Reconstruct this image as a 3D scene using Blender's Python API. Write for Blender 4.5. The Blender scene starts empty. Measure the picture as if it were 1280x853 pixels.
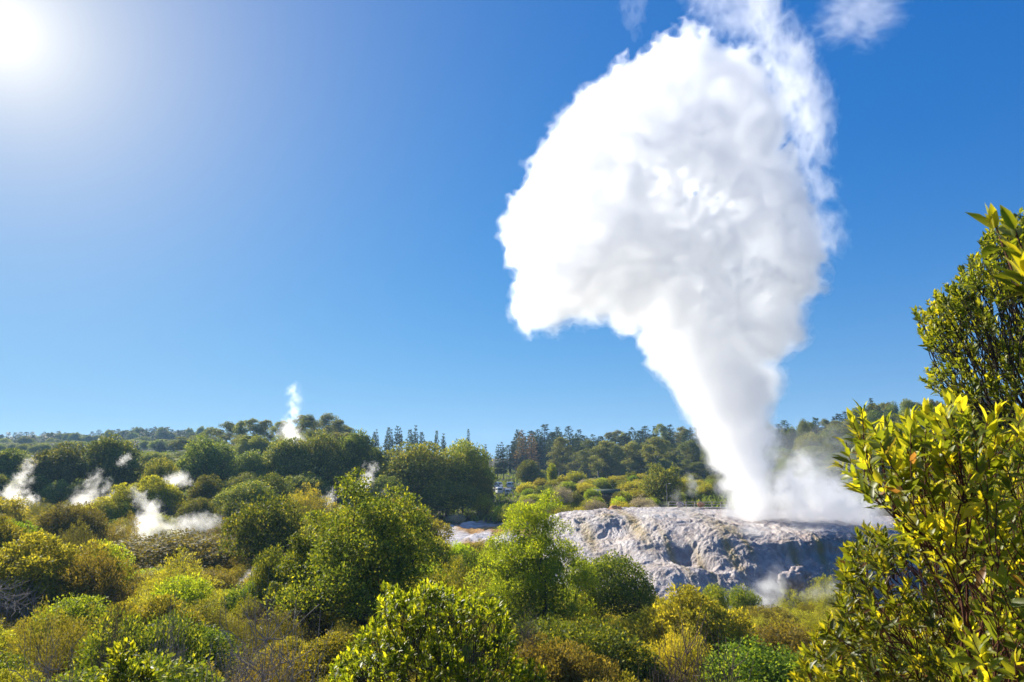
# Geyser valley with steam plume, scrub and forest
import bpy, math, random
import numpy as np
import openvdb as vdb
from mathutils import Vector
EXPO = 1.10
AUR1, AUR2 = 0.2, 1.0
G_STEAM = 0.66
HAZE = 0.00020
PSH = [(-0.6, 0.06), (0.0, 0.22), (0.9, 0.32)]

S = bpy.context.scene
COL = S.collection
R = math.radians
rng = np.random.default_rng(7)
random.seed(7)

# ------------------------------------------------------------------ camera
FPX = 853.0
TH = math.atan(149.0 / 853.0)
cd = bpy.data.cameras.new("camera")
cd.sensor_width = 36.0
cd.lens = 24.0
cd.clip_start = 0.05
cd.clip_end = 20000.0
cam = bpy.data.objects.new("camera", cd)
COL.objects.link(cam)
cam.location = (0, 0, 0)
cam.rotation_euler = (R(90) + TH, 0, 0)
cd.dof.use_dof = True
cd.dof.focus_distance = 60.0
cd.dof.aperture_fstop = 9.0
S.camera = cam


def at(px, py, Y):
    """World point at forward distance Y seen at photo pixel (px, py)."""
    u = (px - 640.0) / FPX
    v = (426.5 - py) / FPX
    yw = math.cos(TH) - v * math.sin(TH)
    zw = math.sin(TH) + v * math.cos(TH)
    k = Y / yw
    return np.array((u * k, Y, zw * k))


# ------------------------------------------------------------------ light
SUN_EL, SUN_AZ = R(27.8), R(-39.6)          # azimuth measured from +Y towards +X
sdir = Vector((math.sin(SUN_AZ) * math.cos(SUN_EL), math.cos(SUN_AZ) * math.cos(SUN_EL), math.sin(SUN_EL)))
sl = bpy.data.lights.new("sun", "SUN")
sl.energy = 5.0
sl.angle = R(0.5)
sl.color = (1.0, 0.93, 0.80)
so = bpy.data.objects.new("sun", sl)
COL.objects.link(so)
so.rotation_euler = sdir.to_track_quat("Z", "Y").to_euler()
so.location = (-60, 60, 60)

w = bpy.data.worlds.new("World")
S.world = w
w.use_nodes = True
nt = w.node_tree
nt.nodes.clear()


def nd(nt, t, **kw):
    n = nt.nodes.new(t)
    for k, v in kw.items():
        setattr(n, k, v)
    return n


def lk(nt, a, b):
    nt.links.new(a, b)


sky = nd(nt, "ShaderNodeTexSky", sky_type="NISHITA")
sky.sun_disc = False
sky.sun_elevation = SUN_EL
sky.sun_rotation = SUN_AZ
sky.altitude = 300
sky.air_density = 1.0
sky.dust_density = 0.02
sky.ozone_density = 3.0
hs = nd(nt, "ShaderNodeHueSaturation")
hs.inputs["Saturation"].default_value = 1.3
hs.inputs["Value"].default_value = 1.0
tint = nd(nt, "ShaderNodeMix", data_type="RGBA", blend_type="MULTIPLY")
tint.inputs["Factor"].default_value = 1.0
lk(nt, sky.outputs[0], tint.inputs[6])
tint.inputs[7].default_value = (0.52, 0.83, 1.27, 1)
lk(nt, tint.outputs[2], hs.inputs["Color"])
# the bright aureole round the sun
tc = nd(nt, "ShaderNodeTexCoord")
nrm = nd(nt, "ShaderNodeVectorMath", operation="NORMALIZE")
lk(nt, tc.outputs["Generated"], nrm.inputs[0])
lift = nd(nt, "ShaderNodeVectorMath", operation="ADD")
lk(nt, nrm.outputs[0], lift.inputs[0])
lift.inputs[1].default_value = (0, 0, 0.10)
lk(nt, lift.outputs[0], sky.inputs["Vector"])
dp = nd(nt, "ShaderNodeVectorMath", operation="DOT_PRODUCT")
lk(nt, nrm.outputs[0], dp.inputs[0])
dp.inputs[1].default_value = sdir
ac = nd(nt, "ShaderNodeMath", operation="ARCCOSINE")
ac.use_clamp = False
mn = nd(nt, "ShaderNodeMath", operation="MINIMUM")
lk(nt, dp.outputs["Value"], mn.inputs[0])
mn.inputs[1].default_value = 0.99999
lk(nt, mn.outputs[0], ac.inputs[0])


def lobe(width_deg, amp):
    m = nd(nt, "ShaderNodeMath", operation="MULTIPLY")
    lk(nt, ac.outputs[0], m.inputs[0])
    m.inputs[1].default_value = -1.0 / R(width_deg)
    e = nd(nt, "ShaderNodeMath", operation="EXPONENT")
    lk(nt, m.outputs[0], e.inputs[0])
    a = nd(nt, "ShaderNodeMath", operation="MULTIPLY")
    lk(nt, e.outputs[0], a.inputs[0])
    a.inputs[1].default_value = amp
    return a


l1, l2 = lobe(3.2, AUR1), lobe(12.5, AUR2)
ad = nd(nt, "ShaderNodeMath", operation="ADD")
lk(nt, l1.outputs[0], ad.inputs[0])
lk(nt, l2.outputs[0], ad.inputs[1])
fac = nd(nt, "ShaderNodeMath", operation="MINIMUM")
lk(nt, ad.outputs[0], fac.inputs[0])
fac.inputs[1].default_value = 1.0
# tone of the clear sky, channel by channel
sep = nd(nt, "ShaderNodeSeparateColor")
lk(nt, hs.outputs[0], sep.inputs[0])
com = nd(nt, "ShaderNodeCombineColor")
for ch, (ex, gain) in enumerate(((1.4, 1.12), (0.74, 1.40), (0.42, 2.85))):
    pw = nd(nt, "ShaderNodeMath", operation="POWER")
    lk(nt, sep.outputs[ch], pw.inputs[0])
    pw.inputs[1].default_value = ex
    gm = nd(nt, "ShaderNodeMath", operation="MULTIPLY")
    lk(nt, pw.outputs[0], gm.inputs[0])
    gm.inputs[1].default_value = gain
    lk(nt, gm.outputs[0], com.inputs[ch])
# paler air low over the horizon
sx = nd(nt, "ShaderNodeSeparateXYZ")
lk(nt, nrm.outputs[0], sx.inputs[0])
ab = nd(nt, "ShaderNodeMath", operation="ABSOLUTE")
lk(nt, sx.outputs["Z"], ab.inputs[0])
mz = nd(nt, "ShaderNodeMath", operation="MULTIPLY")
lk(nt, ab.outputs[0], mz.inputs[0])
mz.inputs[1].default_value = -1 / 0.13
ez = nd(nt, "ShaderNodeMath", operation="EXPONENT")
lk(nt, mz.outputs[0], ez.inputs[0])
fz = nd(nt, "ShaderNodeMath", operation="MULTIPLY")
lk(nt, ez.outputs[0], fz.inputs[0])
fz.inputs[1].default_value = 0.8
low = nd(nt, "ShaderNodeMix", data_type="RGBA")
lk(nt, fz.outputs[0], low.inputs[0])
lk(nt, com.outputs[0], low.inputs[6])
low.inputs[7].default_value = (3.9, 5.5, 7.4, 1)
va = nd(nt, "ShaderNodeMix", data_type="RGBA")
va.clamp_factor = False
lk(nt, fac.outputs[0], va.inputs[0])
lk(nt, low.outputs[2], va.inputs[6])
va.inputs[7].default_value = (7.4, 7.6, 7.9, 1)
core = lobe(2.6, 4.0)
cv = nd(nt, "ShaderNodeVectorMath", operation="SCALE")
cv.inputs[0].default_value = (1.0, 0.98, 0.94)
lk(nt, core.outputs[0], cv.inputs["Scale"])
vb = nd(nt, "ShaderNodeVectorMath", operation="ADD")
lk(nt, va.outputs[2], vb.inputs[0])
lk(nt, cv.outputs[0], vb.inputs[1])
bg = nd(nt, "ShaderNodeBackground")
bg.inputs["Strength"].default_value = 0.052
lk(nt, vb.outputs[0], bg.inputs["Color"])
wo = nd(nt, "ShaderNodeOutputWorld")
lk(nt, bg.outputs[0], wo.inputs["Surface"])

S.view_settings.view_transform = "Standard"
S.view_settings.look = "None"
S.view_settings.exposure = EXPO
S.view_settings.gamma = 1.0
S.view_settings.use_curve_mapping = False
S.cycles.volume_bounces = 40
S.cycles.max_bounces = 44
S.cycles.diffuse_bounces = 4
S.cycles.glossy_bounces = 2
S.cycles.transmission_bounces = 6
S.cycles.transparent_max_bounces = 64
S.cycles.use_denoising = True
S.cycles.denoising_prefilter = "ACCURATE"
S.cycles.sample_clamp_indirect = 6.0
S.cycles.caustics_reflective = False
S.cycles.caustics_refractive = False
S.render.film_transparent = False

# ------------------------------------------------------------------ noise
_perm = np.random.default_rng(3).permutation(256)
_perm = np.concatenate([_perm, _perm, _perm]).astype(np.int32)
_grad = np.array([(1, 1, 0), (-1, 1, 0), (1, -1, 0), (-1, -1, 0), (1, 0, 1), (-1, 0, 1), (1, 0, -1), (-1, 0, -1),
                  (0, 1, 1), (0, -1, 1), (0, 1, -1), (0, -1, -1), (1, 1, 0), (-1, 1, 0), (0, -1, 1), (0, -1, -1)], np.float32)


def perlin(p):
    p = np.asarray(p, np.float32)
    i = np.floor(p).astype(np.int32)
    f = p - i
    i &= 255
    u = f * f * f * (f * (f * 6 - 15) + 10)
    out = np.zeros(len(p), np.float32)
    for dx in (0, 1):
        wx = u[:, 0] if dx else 1 - u[:, 0]
        a = _perm[i[:, 0] + dx]
        for dy in (0, 1):
            wy = u[:, 1] if dy else 1 - u[:, 1]
            b = _perm[a + i[:, 1] + dy]
            for dz in (0, 1):
                wz = u[:, 2] if dz else 1 - u[:, 2]
                g = _grad[_perm[b + i[:, 2] + dz] & 15]
                out += wx * wy * wz * (g[:, 0] * (f[:, 0] - dx) + g[:, 1] * (f[:, 1] - dy) + g[:, 2] * (f[:, 2] - dz))
    return out


def fbm(p, octaves=4, gain=0.5, billow=False):
    p = np.asarray(p, np.float32)
    s = np.zeros(len(p), np.float32)
    a, k = 1.0, 1.0
    for o in range(octaves):
        n = perlin(p * k + 17.3 * o)
        s += a * ((0.35 - np.abs(n)) * 1.6 if billow else n)
        a *= gain
        k *= 2.03
    return s


# ------------------------------------------------------------------ objects
def tag(o, label=None, cat=None, group=None, kind=None):
    for k, v in (("label", label), ("category", cat), ("group", group), ("kind", kind)):
        if v:
            o[k] = v
    return o


def empty(name, loc=(0, 0, 0)):
    o = bpy.data.objects.new(name, None)
    o.empty_display_size = 0.3
    o.location = loc
    COL.objects.link(o)
    return o


def link_mesh(name, me, parent=None):
    o = bpy.data.objects.new(name, me)
    COL.objects.link(o)
    if parent is not None:
        o.parent = parent
    return o


def mesh_np(name, V, faces, mat, parent=None, smooth=False, attrs=None, link=True):
    """V (n,3); faces: (m,k) int array or a list of such arrays."""
    if isinstance(faces, np.ndarray):
        faces = [faces]
    faces = [f for f in faces if len(f)]
    me = bpy.data.meshes.new(name)
    V = np.asarray(V, np.float32)
    me.vertices.add(len(V))
    me.vertices.foreach_set("co", V.ravel())
    loops = np.concatenate([f.ravel() for f in faces]).astype(np.int32)
    tot = np.concatenate([np.full(len(f), f.shape[1], np.int32) for f in faces])
    start = np.concatenate([[0], np.cumsum(tot)[:-1]]).astype(np.int32)
    me.loops.add(len(loops))
    me.loops.foreach_set("vertex_index", loops)
    me.polygons.add(len(tot))
    me.polygons.foreach_set("loop_start", start)
    me.polygons.foreach_set("loop_total", tot)
    if smooth:
        me.polygons.foreach_set("use_smooth", np.ones(len(tot), bool))
    for k, a in (attrs or {}).items():
        at_ = me.attributes.new(k, "FLOAT", "POINT")
        at_.data.foreach_set("value", np.asarray(a, np.float32))
    me.update(calc_edges=True)
    if mat is not None:
        me.materials.append(mat)
    return link_mesh(name, me, parent) if link else me


def copy_tree(o, parent=None):
    c = o.copy()
    COL.objects.link(c)
    if parent is not None:
        c.parent = parent
    for ch in o.children:
        copy_tree(ch, c)
    return c


def box_np(lo, hi):
    x0, y0, z0 = lo
    x1, y1, z1 = hi
    V = np.array([(x0, y0, z0), (x1, y0, z0), (x1, y1, z0), (x0, y1, z0), (x0, y0, z1), (x1, y0, z1), (x1, y1, z1), (x0, y1, z1)], float)
    F = np.array([(0, 3, 2, 1), (4, 5, 6, 7), (0, 1, 5, 4), (1, 2, 6, 5), (2, 3, 7, 6), (3, 0, 4, 7)])
    return V, F


# ------------------------------------------------------------------ materials
def mat_new(name):
    m = bpy.data.materials.new(name)
    m.use_nodes = True
    m.node_tree.nodes.clear()
    return m, m.node_tree


def ramp(nt, stops, fac=None, interp="LINEAR"):
    r = nd(nt, "ShaderNodeValToRGB")
    r.color_ramp.interpolation = interp
    el = r.color_ramp.elements
    while len(el) > 1:
        el.remove(el[-1])
    el[0].position, el[0].color = stops[0][0], (*stops[0][1], 1)
    for p, c in stops[1:]:
        e = el.new(p)
        e.color = (*c, 1)
    if fac is not None:
        lk(nt, fac, r.inputs["Fac"])
    return r


def leaf_mat(name, c0, c1, c2, trans=0.4, rough=0.6, spec=0.08, hue=0.02, boost=1.5, withered=False):
    """c0 old leaf, c1 usual leaf, c2 new growth and painted sunlit rims; which leaf is which comes from the attribute tint."""
    m, nt = mat_new(name)
    c0, c1, c2 = (tuple(min(0.6, v * f) for v, f in zip(c, LEAF)) for c in (c0, c1, c2))
    a = nd(nt, "ShaderNodeAttribute", attribute_name="tint")
    stops = [(0.0, c0), (0.55, c1), (1.0, c2)]
    if withered:                             # a few leaves have gone brown
        stops = [(0.0, (0.20, 0.10, 0.035)), (0.03, (0.13, 0.09, 0.02)), (0.06, c0), (0.55, c1), (1.0, c2)]
    r = ramp(nt, stops, a.outputs["Fac"])
    oi = nd(nt, "ShaderNodeObjectInfo")
    h = nd(nt, "ShaderNodeHueSaturation")
    mh = nd(nt, "ShaderNodeMapRange")
    mh.inputs["To Min"].default_value = 0.5 - hue
    mh.inputs["To Max"].default_value = 0.5 + hue
    lk(nt, oi.outputs["Random"], mh.inputs["Value"])
    lk(nt, mh.outputs[0], h.inputs["Hue"])
    mv = nd(nt, "ShaderNodeMath", operation="MULTIPLY")
    lk(nt, oi.outputs["Random"], mv.inputs[0])
    mv.inputs[1].default_value = 7.31
    fr = nd(nt, "ShaderNodeMath", operation="FRACT")
    lk(nt, mv.outputs[0], fr.inputs[0])
    m2 = nd(nt, "ShaderNodeMapRange")
    m2.inputs["To Min"].default_value = 0.68
    m2.inputs["To Max"].default_value = 1.35
    lk(nt, fr.outputs[0], m2.inputs["Value"])
    lk(nt, m2.outputs[0], h.inputs["Value"])
    lk(nt, r.outputs[0], h.inputs["Color"])
    p = nd(nt, "ShaderNodeBsdfPrincipled")
    p.inputs["Roughness"].default_value = rough
    p.inputs["Specular IOR Level"].default_value = spec
    lk(nt, h.outputs[0], p.inputs["Base Color"])
    t = nd(nt, "ShaderNodeBsdfTranslucent")
    mc = nd(nt, "ShaderNodeMix", data_type="RGBA", blend_type="MULTIPLY")
    mc.inputs["Factor"].default_value = 1.0
    lk(nt, h.outputs[0], mc.inputs[6])
    mc.inputs[7].default_value = (boost * 1.15, boost * 1.05, boost * 0.45, 1)
    lk(nt, mc.outputs[2], t.inputs["Color"])
    ms = nd(nt, "ShaderNodeMixShader")
    ms.inputs[0].default_value = trans
    lk(nt, p.outputs[0], ms.inputs[1])
    lk(nt, t.outputs[0], ms.inputs[2])
    o = nd(nt, "ShaderNodeOutputMaterial")
    lk(nt, ms.outputs[0], o.inputs["Surface"])
    return m


def rough_mat(name, c0, c1, scale=6.0, rough=0.85, bump=0.3, stretch=(1, 1, 1)):
    m, nt = mat_new(name)
    t = nd(nt, "ShaderNodeTexCoord")
    mp = nd(nt, "ShaderNodeMapping")
    mp.inputs["Scale"].default_value = stretch
    lk(nt, t.outputs["Object"], mp.inputs["Vector"])
    n = nd(nt, "ShaderNodeTexNoise")
    n.inputs["Scale"].default_value = scale
    n.inputs["Detail"].default_value = 6
    lk(nt, mp.outputs[0], n.inputs["Vector"])
    r = ramp(nt, [(0.3, c0), (0.7, c1)], n.outputs["Fac"])
    p = nd(nt, "ShaderNodeBsdfPrincipled")
    p.inputs["Roughness"].default_value = rough
    p.inputs["Specular IOR Level"].default_value = 0.2
    lk(nt, r.outputs[0], p.inputs["Base Color"])
    if bump:
        b = nd(nt, "ShaderNodeBump")
        b.inputs["Strength"].default_value = bump
        b.inputs["Distance"].default_value = 0.1
        lk(nt, n.outputs["Fac"], b.inputs["Height"])
        lk(nt, b.outputs[0], p.inputs["Normal"])
    o = nd(nt, "ShaderNodeOutputMaterial")
    lk(nt, p.outputs[0], o.inputs["Surface"])
    return m


def vol_mat(name, density, color=(1, 1, 1), g=0.4):
    m, nt = mat_new(name)
    v = nd(nt, "ShaderNodeVolumePrincipled")
    v.inputs["Color"].default_value = (*color, 1)
    v.inputs["Density"].default_value = density
    v.inputs["Anisotropy"].default_value = g
    o = nd(nt, "ShaderNodeOutputMaterial")
    lk(nt, v.outputs[0], o.inputs["Volume"])
    m.cycles.homogeneous_volume = True
    return m


LEAF = (1.66, 1.56, 1.35)
M = {
    "forest": leaf_mat("dark_forest_leaf", (0.045, 0.068, 0.025), (0.096, 0.130, 0.038), (0.27, 0.275, 0.055), 0.30, hue=0.02),
    "forest_bright": leaf_mat("olive_forest_leaf", (0.050, 0.074, 0.016), (0.10, 0.13, 0.024), (0.28, 0.275, 0.04), 0.34),
    "eucalypt": leaf_mat("pale_eucalypt_leaf", (0.07, 0.09, 0.032), (0.12, 0.14, 0.042), (0.19, 0.19, 0.055), 0.38),
    "conifer": leaf_mat("conifer_needle", (0.020, 0.034, 0.017), (0.035, 0.055, 0.025), (0.06, 0.08, 0.028), 0.25),
    "rusty": leaf_mat("rusty_needle", (0.08, 0.045, 0.03), (0.14, 0.08, 0.05), (0.17, 0.115, 0.06), 0.3),
    "manuka": leaf_mat("manuka_leaf", (0.060, 0.068, 0.012), (0.150, 0.158, 0.018), (0.30, 0.285, 0.028), 0.42, hue=0.018, boost=1.9),
    "brown": leaf_mat("bronze_scrub_leaf", (0.055, 0.052, 0.015), (0.118, 0.112, 0.022), (0.21, 0.19, 0.032), 0.42, hue=0.02, boost=1.6),
    "bright": leaf_mat("bright_green_leaf", (0.05, 0.085, 0.008), (0.115, 0.165, 0.012), (0.24, 0.27, 0.018), 0.52, hue=0.02, boost=1.9),
    "dense": leaf_mat("dense_tree_leaf", (0.026, 0.045, 0.008), (0.070, 0.105, 0.012), (0.23, 0.25, 0.02), 0.36, boost=1.8),
    "glossy": leaf_mat("glossy_shrub_leaf", (0.04, 0.062, 0.009), (0.115, 0.15, 0.012), (0.30, 0.31, 0.02), 0.5, rough=0.46, spec=0.22, boost=1.9),
    "bush": leaf_mat("sunlit_bush_leaf", (0.035, 0.048, 0.007), (0.085, 0.108, 0.010), (0.25, 0.235, 0.016), 0.5, rough=0.42, spec=0.3, hue=0.0, boost=2.0, withered=True),
    "tree": leaf_mat("clustered_tree_leaf", (0.03, 0.045, 0.008), (0.085, 0.108, 0.012), (0.24, 0.235, 0.018), 0.46, rough=0.45, spec=0.25, boost=1.8),
    "grey": leaf_mat("grey_twig_leaf", (0.14, 0.125, 0.105), (0.24, 0.22, 0.185), (0.34, 0.32, 0.27), 0.2, hue=0.01),
    "bark": rough_mat("dark_bark", (0.03, 0.022, 0.016), (0.07, 0.052, 0.04), 8, stretch=(1, 1, 0.25)),
    "pale_bark": rough_mat("pale_bark", (0.16, 0.13, 0.105), (0.32, 0.28, 0.24), 8, stretch=(1, 1, 0.25)),
    "red_stem": rough_mat("reddish_stem", (0.07, 0.025, 0.012), (0.13, 0.05, 0.025), 20),
    "dead": rough_mat("bleached_twig", (0.20, 0.165, 0.14), (0.38, 0.33, 0.29), 10),
    "dead_brown": rough_mat("brown_twig", (0.09, 0.06, 0.045), (0.19, 0.135, 0.105), 10),
}
# ------------------------------------------------------------------ terrain
TY = np.array([0.0, 5, 12, 20, 35, 60, 85, 110, 135, 170, 200, 230, 300, 380, 500, 800, 1500, 2600])
TP = np.array([-500.0, 0, 200, 400, 600, 750, 900, 1100, 1400, 1900])
TZ = np.array([
    # 0     5    12    20    35     60     85     110    135    170    200   230   300  380  500  800  1500 2600
    [-1.7, -3.0, -6.0, -8.5, -10.2, -12.5, -12.6, -12.4, -12.0, -10.0, -8.0, -6.0, -3.0, 1.0, 4.0, 10.0, 8.0, 0.0],
    [-1.7, -3.2, -6.4, -8.8, -10.2, -12.5, -12.8, -12.4, -11.8, -10.5, -8.5, -6.0, -3.0, 1.0, 5.0, 12.0, 8.0, 0.0],
    [-1.7, -3.2, -6.4, -8.8, -10.2, -12.5, -12.8, -12.4, -11.8, -10.5, -8.0, -4.5, 0.5, 4.0, 7.0, 13.0, 8.0, 0.0],
    [-1.7, -3.2, -6.4, -9.0, -10.8, -13.0, -13.2, -12.6, -11.8, -10.5, -8.0, -4.5, 1.0, 4.0, 4.0, 6.0, 5.0, 0.0],
    [-1.7, -3.2, -6.4, -9.2, -11.4, -13.6, -13.6, -12.6, -12.0, -11.2, -10.6, -10.2, -8.5, -6.0, -2.0, 2.0, 3.0, 0.0],
    [-1.7, -3.2, -6.4, -9.2, -11.6, -14.6, -16.6, -14.0, -12.2, -8.8, -7.0, -7.6, -10.0, -6.0, 0.0, 3.0, 3.0, 0.0],
    [-1.7, -3.2, -6.4, -9.2, -12.0, -15.6, -18.2, -12.0, -9.6, -9.4, -9.2, -9.0, -8.0, -3.0, 3.0, 6.0, 4.0, 0.0],
    [-1.7, -3.1, -6.0, -9.0, -12.0, -15.6, -17.6, -11.5, -8.6, -5.0, -2.5, 0.0, 6.0, 11.0, 13.0, 12.0, 6.0, 0.0],
    [-1.7, -2.8, -5.0, -7.5, -10.5, -13.5, -14.5, -10.0, -6.0, -2.0, 1.0, 4.0, 9.0, 13.0, 14.0, 12.0, 6.0, 0.0],
    [-1.7, -2.4, -4.0, -6.0, -8.5, -11.0, -11.0, -8.0, -4.0, 0.0, 3.0, 6.0, 10.0, 13.0, 14.0, 12.0, 6.0, 0.0]])


def smooth01(t):
    return t * t * (3 - 2 * t)


def terrain(X, Y):
    X = np.asarray(X, float)
    Y = np.asarray(Y, float)
    r = np.hypot(X, Y)
    az = np.arctan2(X, np.maximum(Y, 1e-6))
    px = 640 + FPX * np.tan(np.clip(az, -1.0, 1.0)) / math.cos(TH) * 0.98
    yy = np.clip(r * np.cos(np.clip(az, -0.95, 0.95)), 0, TY[-1] - 1e-3)
    i = np.clip(np.searchsorted(TY, yy, "right") - 1, 0, len(TY) - 2)
    j = np.clip(np.searchsorted(TP, px, "right") - 1, 0, len(TP) - 2)
    a = (yy - TY[i]) / (TY[i + 1] - TY[i])
    b = smooth01(np.clip((px - TP[j]) / (TP[j + 1] - TP[j]), 0, 1))
    z = (TZ[j, i] * (1 - a) + TZ[j, i + 1] * a) * (1 - b) + (TZ[j + 1, i] * (1 - a) + TZ[j + 1, i + 1] * a) * b
    back = np.clip((np.abs(np.arctan2(X, Y)) - 1.1) / 0.6, 0, 1)
    z = z * (1 - back) + (-1.7 - 0.02 * np.minimum(r, 100)) * back
    P = np.stack([X.ravel(), Y.ravel(), np.zeros(X.size)], 1)
    n = perlin(P / 9.0 + 5.1) * 0.5 + perlin(P / 3.1 + 2.2) * 0.18
    return z + (n.reshape(X.shape) * np.clip(r / 12.0, 0, 1))


def build_ground():
    rr = np.concatenate([[0.0], np.geomspace(0.6, 2600, 420)])
    aa = np.concatenate([np.linspace(-math.pi, -0.85, 60, endpoint=False), np.linspace(-0.85, 0.85, 360, endpoint=False), np.linspace(0.85, math.pi, 60, endpoint=False)])
    A, B = np.meshgrid(aa, rr[1:])
    X, Y = B * np.sin(A), B * np.cos(A)
    Z = terrain(X, Y)
    V = np.concatenate([[[0, 0, -1.7]], np.stack([X.ravel(), Y.ravel(), Z.ravel()], 1)])
    na, nr = len(aa), len(rr) - 1
    ii, jj = np.meshgrid(np.arange(nr - 1), np.arange(na), indexing="ij")
    k = 1 + ii * na
    j2 = (jj + 1) % na
    F = np.stack([k + jj, k + na + jj, k + na + j2, k + j2], -1).reshape(-1, 4)
    T = np.stack([np.zeros(na, int), 1 + np.arange(na), 1 + (np.arange(na) + 1) % na], 1)
    # pale sinter flats and orange mineral soil lie at these spots (centre, radius)
    flats = [(at(600, 672, 118), 13.0), (at(660, 680, 112), 10.0), (at(555, 668, 120), 10.0), (at(640, 705, 98), 7.0),
             (at(940, 760, 70), 5.0), (at(1030, 740, 76), 4.5), (at(880, 765, 66), 3.0), (at(678, 826, 24), 1.1), (at(745, 700, 92), 8.0), (at(990, 640, 112), 14.0), (at(880, 640, 122), 10.0), (at(1050, 640, 112), 14.0),
             (at(225, 660, 104), 3.0), (at(180, 662, 104), 3.0), (at(690, 770, 45), 1.5)]
    oranges = [(at(625, 662, 124), 5.0), (at(590, 666, 122), 3.0), (at(715, 655, 126), 4.0), (at(790, 640, 128), 3.0), (at(860, 637, 126), 4.0), (at(590, 684, 106), 3.0), (at(735, 652, 122), 4.0), (at(670, 668, 120), 4.0)]
    pn = fbm(V / 2.2, 3) * 0.45

    def mask(lst):
        m = np.zeros(len(V))
        for c, rad in lst:
            d = np.hypot(V[:, 0] - c[0], (V[:, 1] - c[1]) * 0.8) / rad
            m = np.maximum(m, np.clip((1.25 - d + pn) * 2.0, 0, 1))
        return m
    sm, om = mask(flats), mask(oranges)
    V[:, 2] += np.maximum(sm, om) * np.clip(np.hypot(V[:, 0], V[:, 1]) / 100, 0, 1) * (fbm(V / np.array((7.0, 2.6, 3.0)), 4, 0.6, True) * 0.9)
    o = mesh_np("ground", V, [F, T], ground_mat(), None, True, {"sinter": sm, "ochre": om})
    tag(o, "rough volcanic ground of dark soil, pale sinter and ochre patches", "ground", None, "structure")
    return o


def ground_mat():
    m, nt = mat_new("ground_soil")
    t = nd(nt, "ShaderNodeTexCoord")

    def noise(scale, detail=6):
        n = nd(nt, "ShaderNodeTexNoise")
        n.inputs["Scale"].default_value = scale
        n.inputs["Detail"].default_value = detail
        lk(nt, t.outputs["Object"], n.inputs["Vector"])
        return n
    n1, n2, n3 = noise(0.25), noise(1.7), noise(0.6, 8)
    soil = ramp(nt, [(0.3, (0.035, 0.035, 0.012)), (0.5, (0.06, 0.052, 0.02)), (0.7, (0.085, 0.065, 0.04))], n2.outputs["Fac"])
    sint = ramp(nt, [(0.25, (0.22, 0.19, 0.19)), (0.5, (0.48, 0.45, 0.45)), (0.75, (0.62, 0.60, 0.60))], n3.outputs["Fac"])
    och = ramp(nt, [(0.3, (0.22, 0.10, 0.02)), (0.7, (0.42, 0.24, 0.06))], n3.outputs["Fac"])
    mx = nd(nt, "ShaderNodeMix", data_type="RGBA")
    a = nd(nt, "ShaderNodeAttribute", attribute_name="sinter")
    lk(nt, a.outputs["Fac"], mx.inputs[0])
    lk(nt, soil.outputs[0], mx.inputs[6])
    lk(nt, sint.outputs[0], mx.inputs[7])
    my = nd(nt, "ShaderNodeMix", data_type="RGBA")
    a2 = nd(nt, "ShaderNodeAttribute", attribute_name="ochre")
    lk(nt, a2.outputs["Fac"], my.inputs[0])
    lk(nt, mx.outputs[2], my.inputs[6])
    lk(nt, och.outputs[0], my.inputs[7])
    p = nd(nt, "ShaderNodeBsdfPrincipled")
    p.inputs["Roughness"].default_value = 0.9
    p.inputs["Specular IOR Level"].default_value = 0.15
    lk(nt, my.outputs[2], p.inputs["Base Color"])
    b = nd(nt, "ShaderNodeBump")
    b.inputs["Strength"].default_value = 0.8
    b.inputs["Distance"].default_value = 0.4
    lk(nt, n2.outputs["Fac"], b.inputs["Height"])
    lk(nt, b.outputs[0], p.inputs["Normal"])
    o = nd(nt, "ShaderNodeOutputMaterial")
    lk(nt, p.outputs[0], o.inputs["Surface"])
    return m


GROUND = build_ground()


def ground_z(x, y):
    return float(terrain(np.array([x]), np.array([y]))[0])


# ------------------------------------------------------------------ the sinter mound
def interp_pts(xs, tab):
    tab = np.array(tab, float)
    return [np.interp(xs, tab[:, 0], tab[:, k]) for k in range(1, tab.shape[1])]


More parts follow.
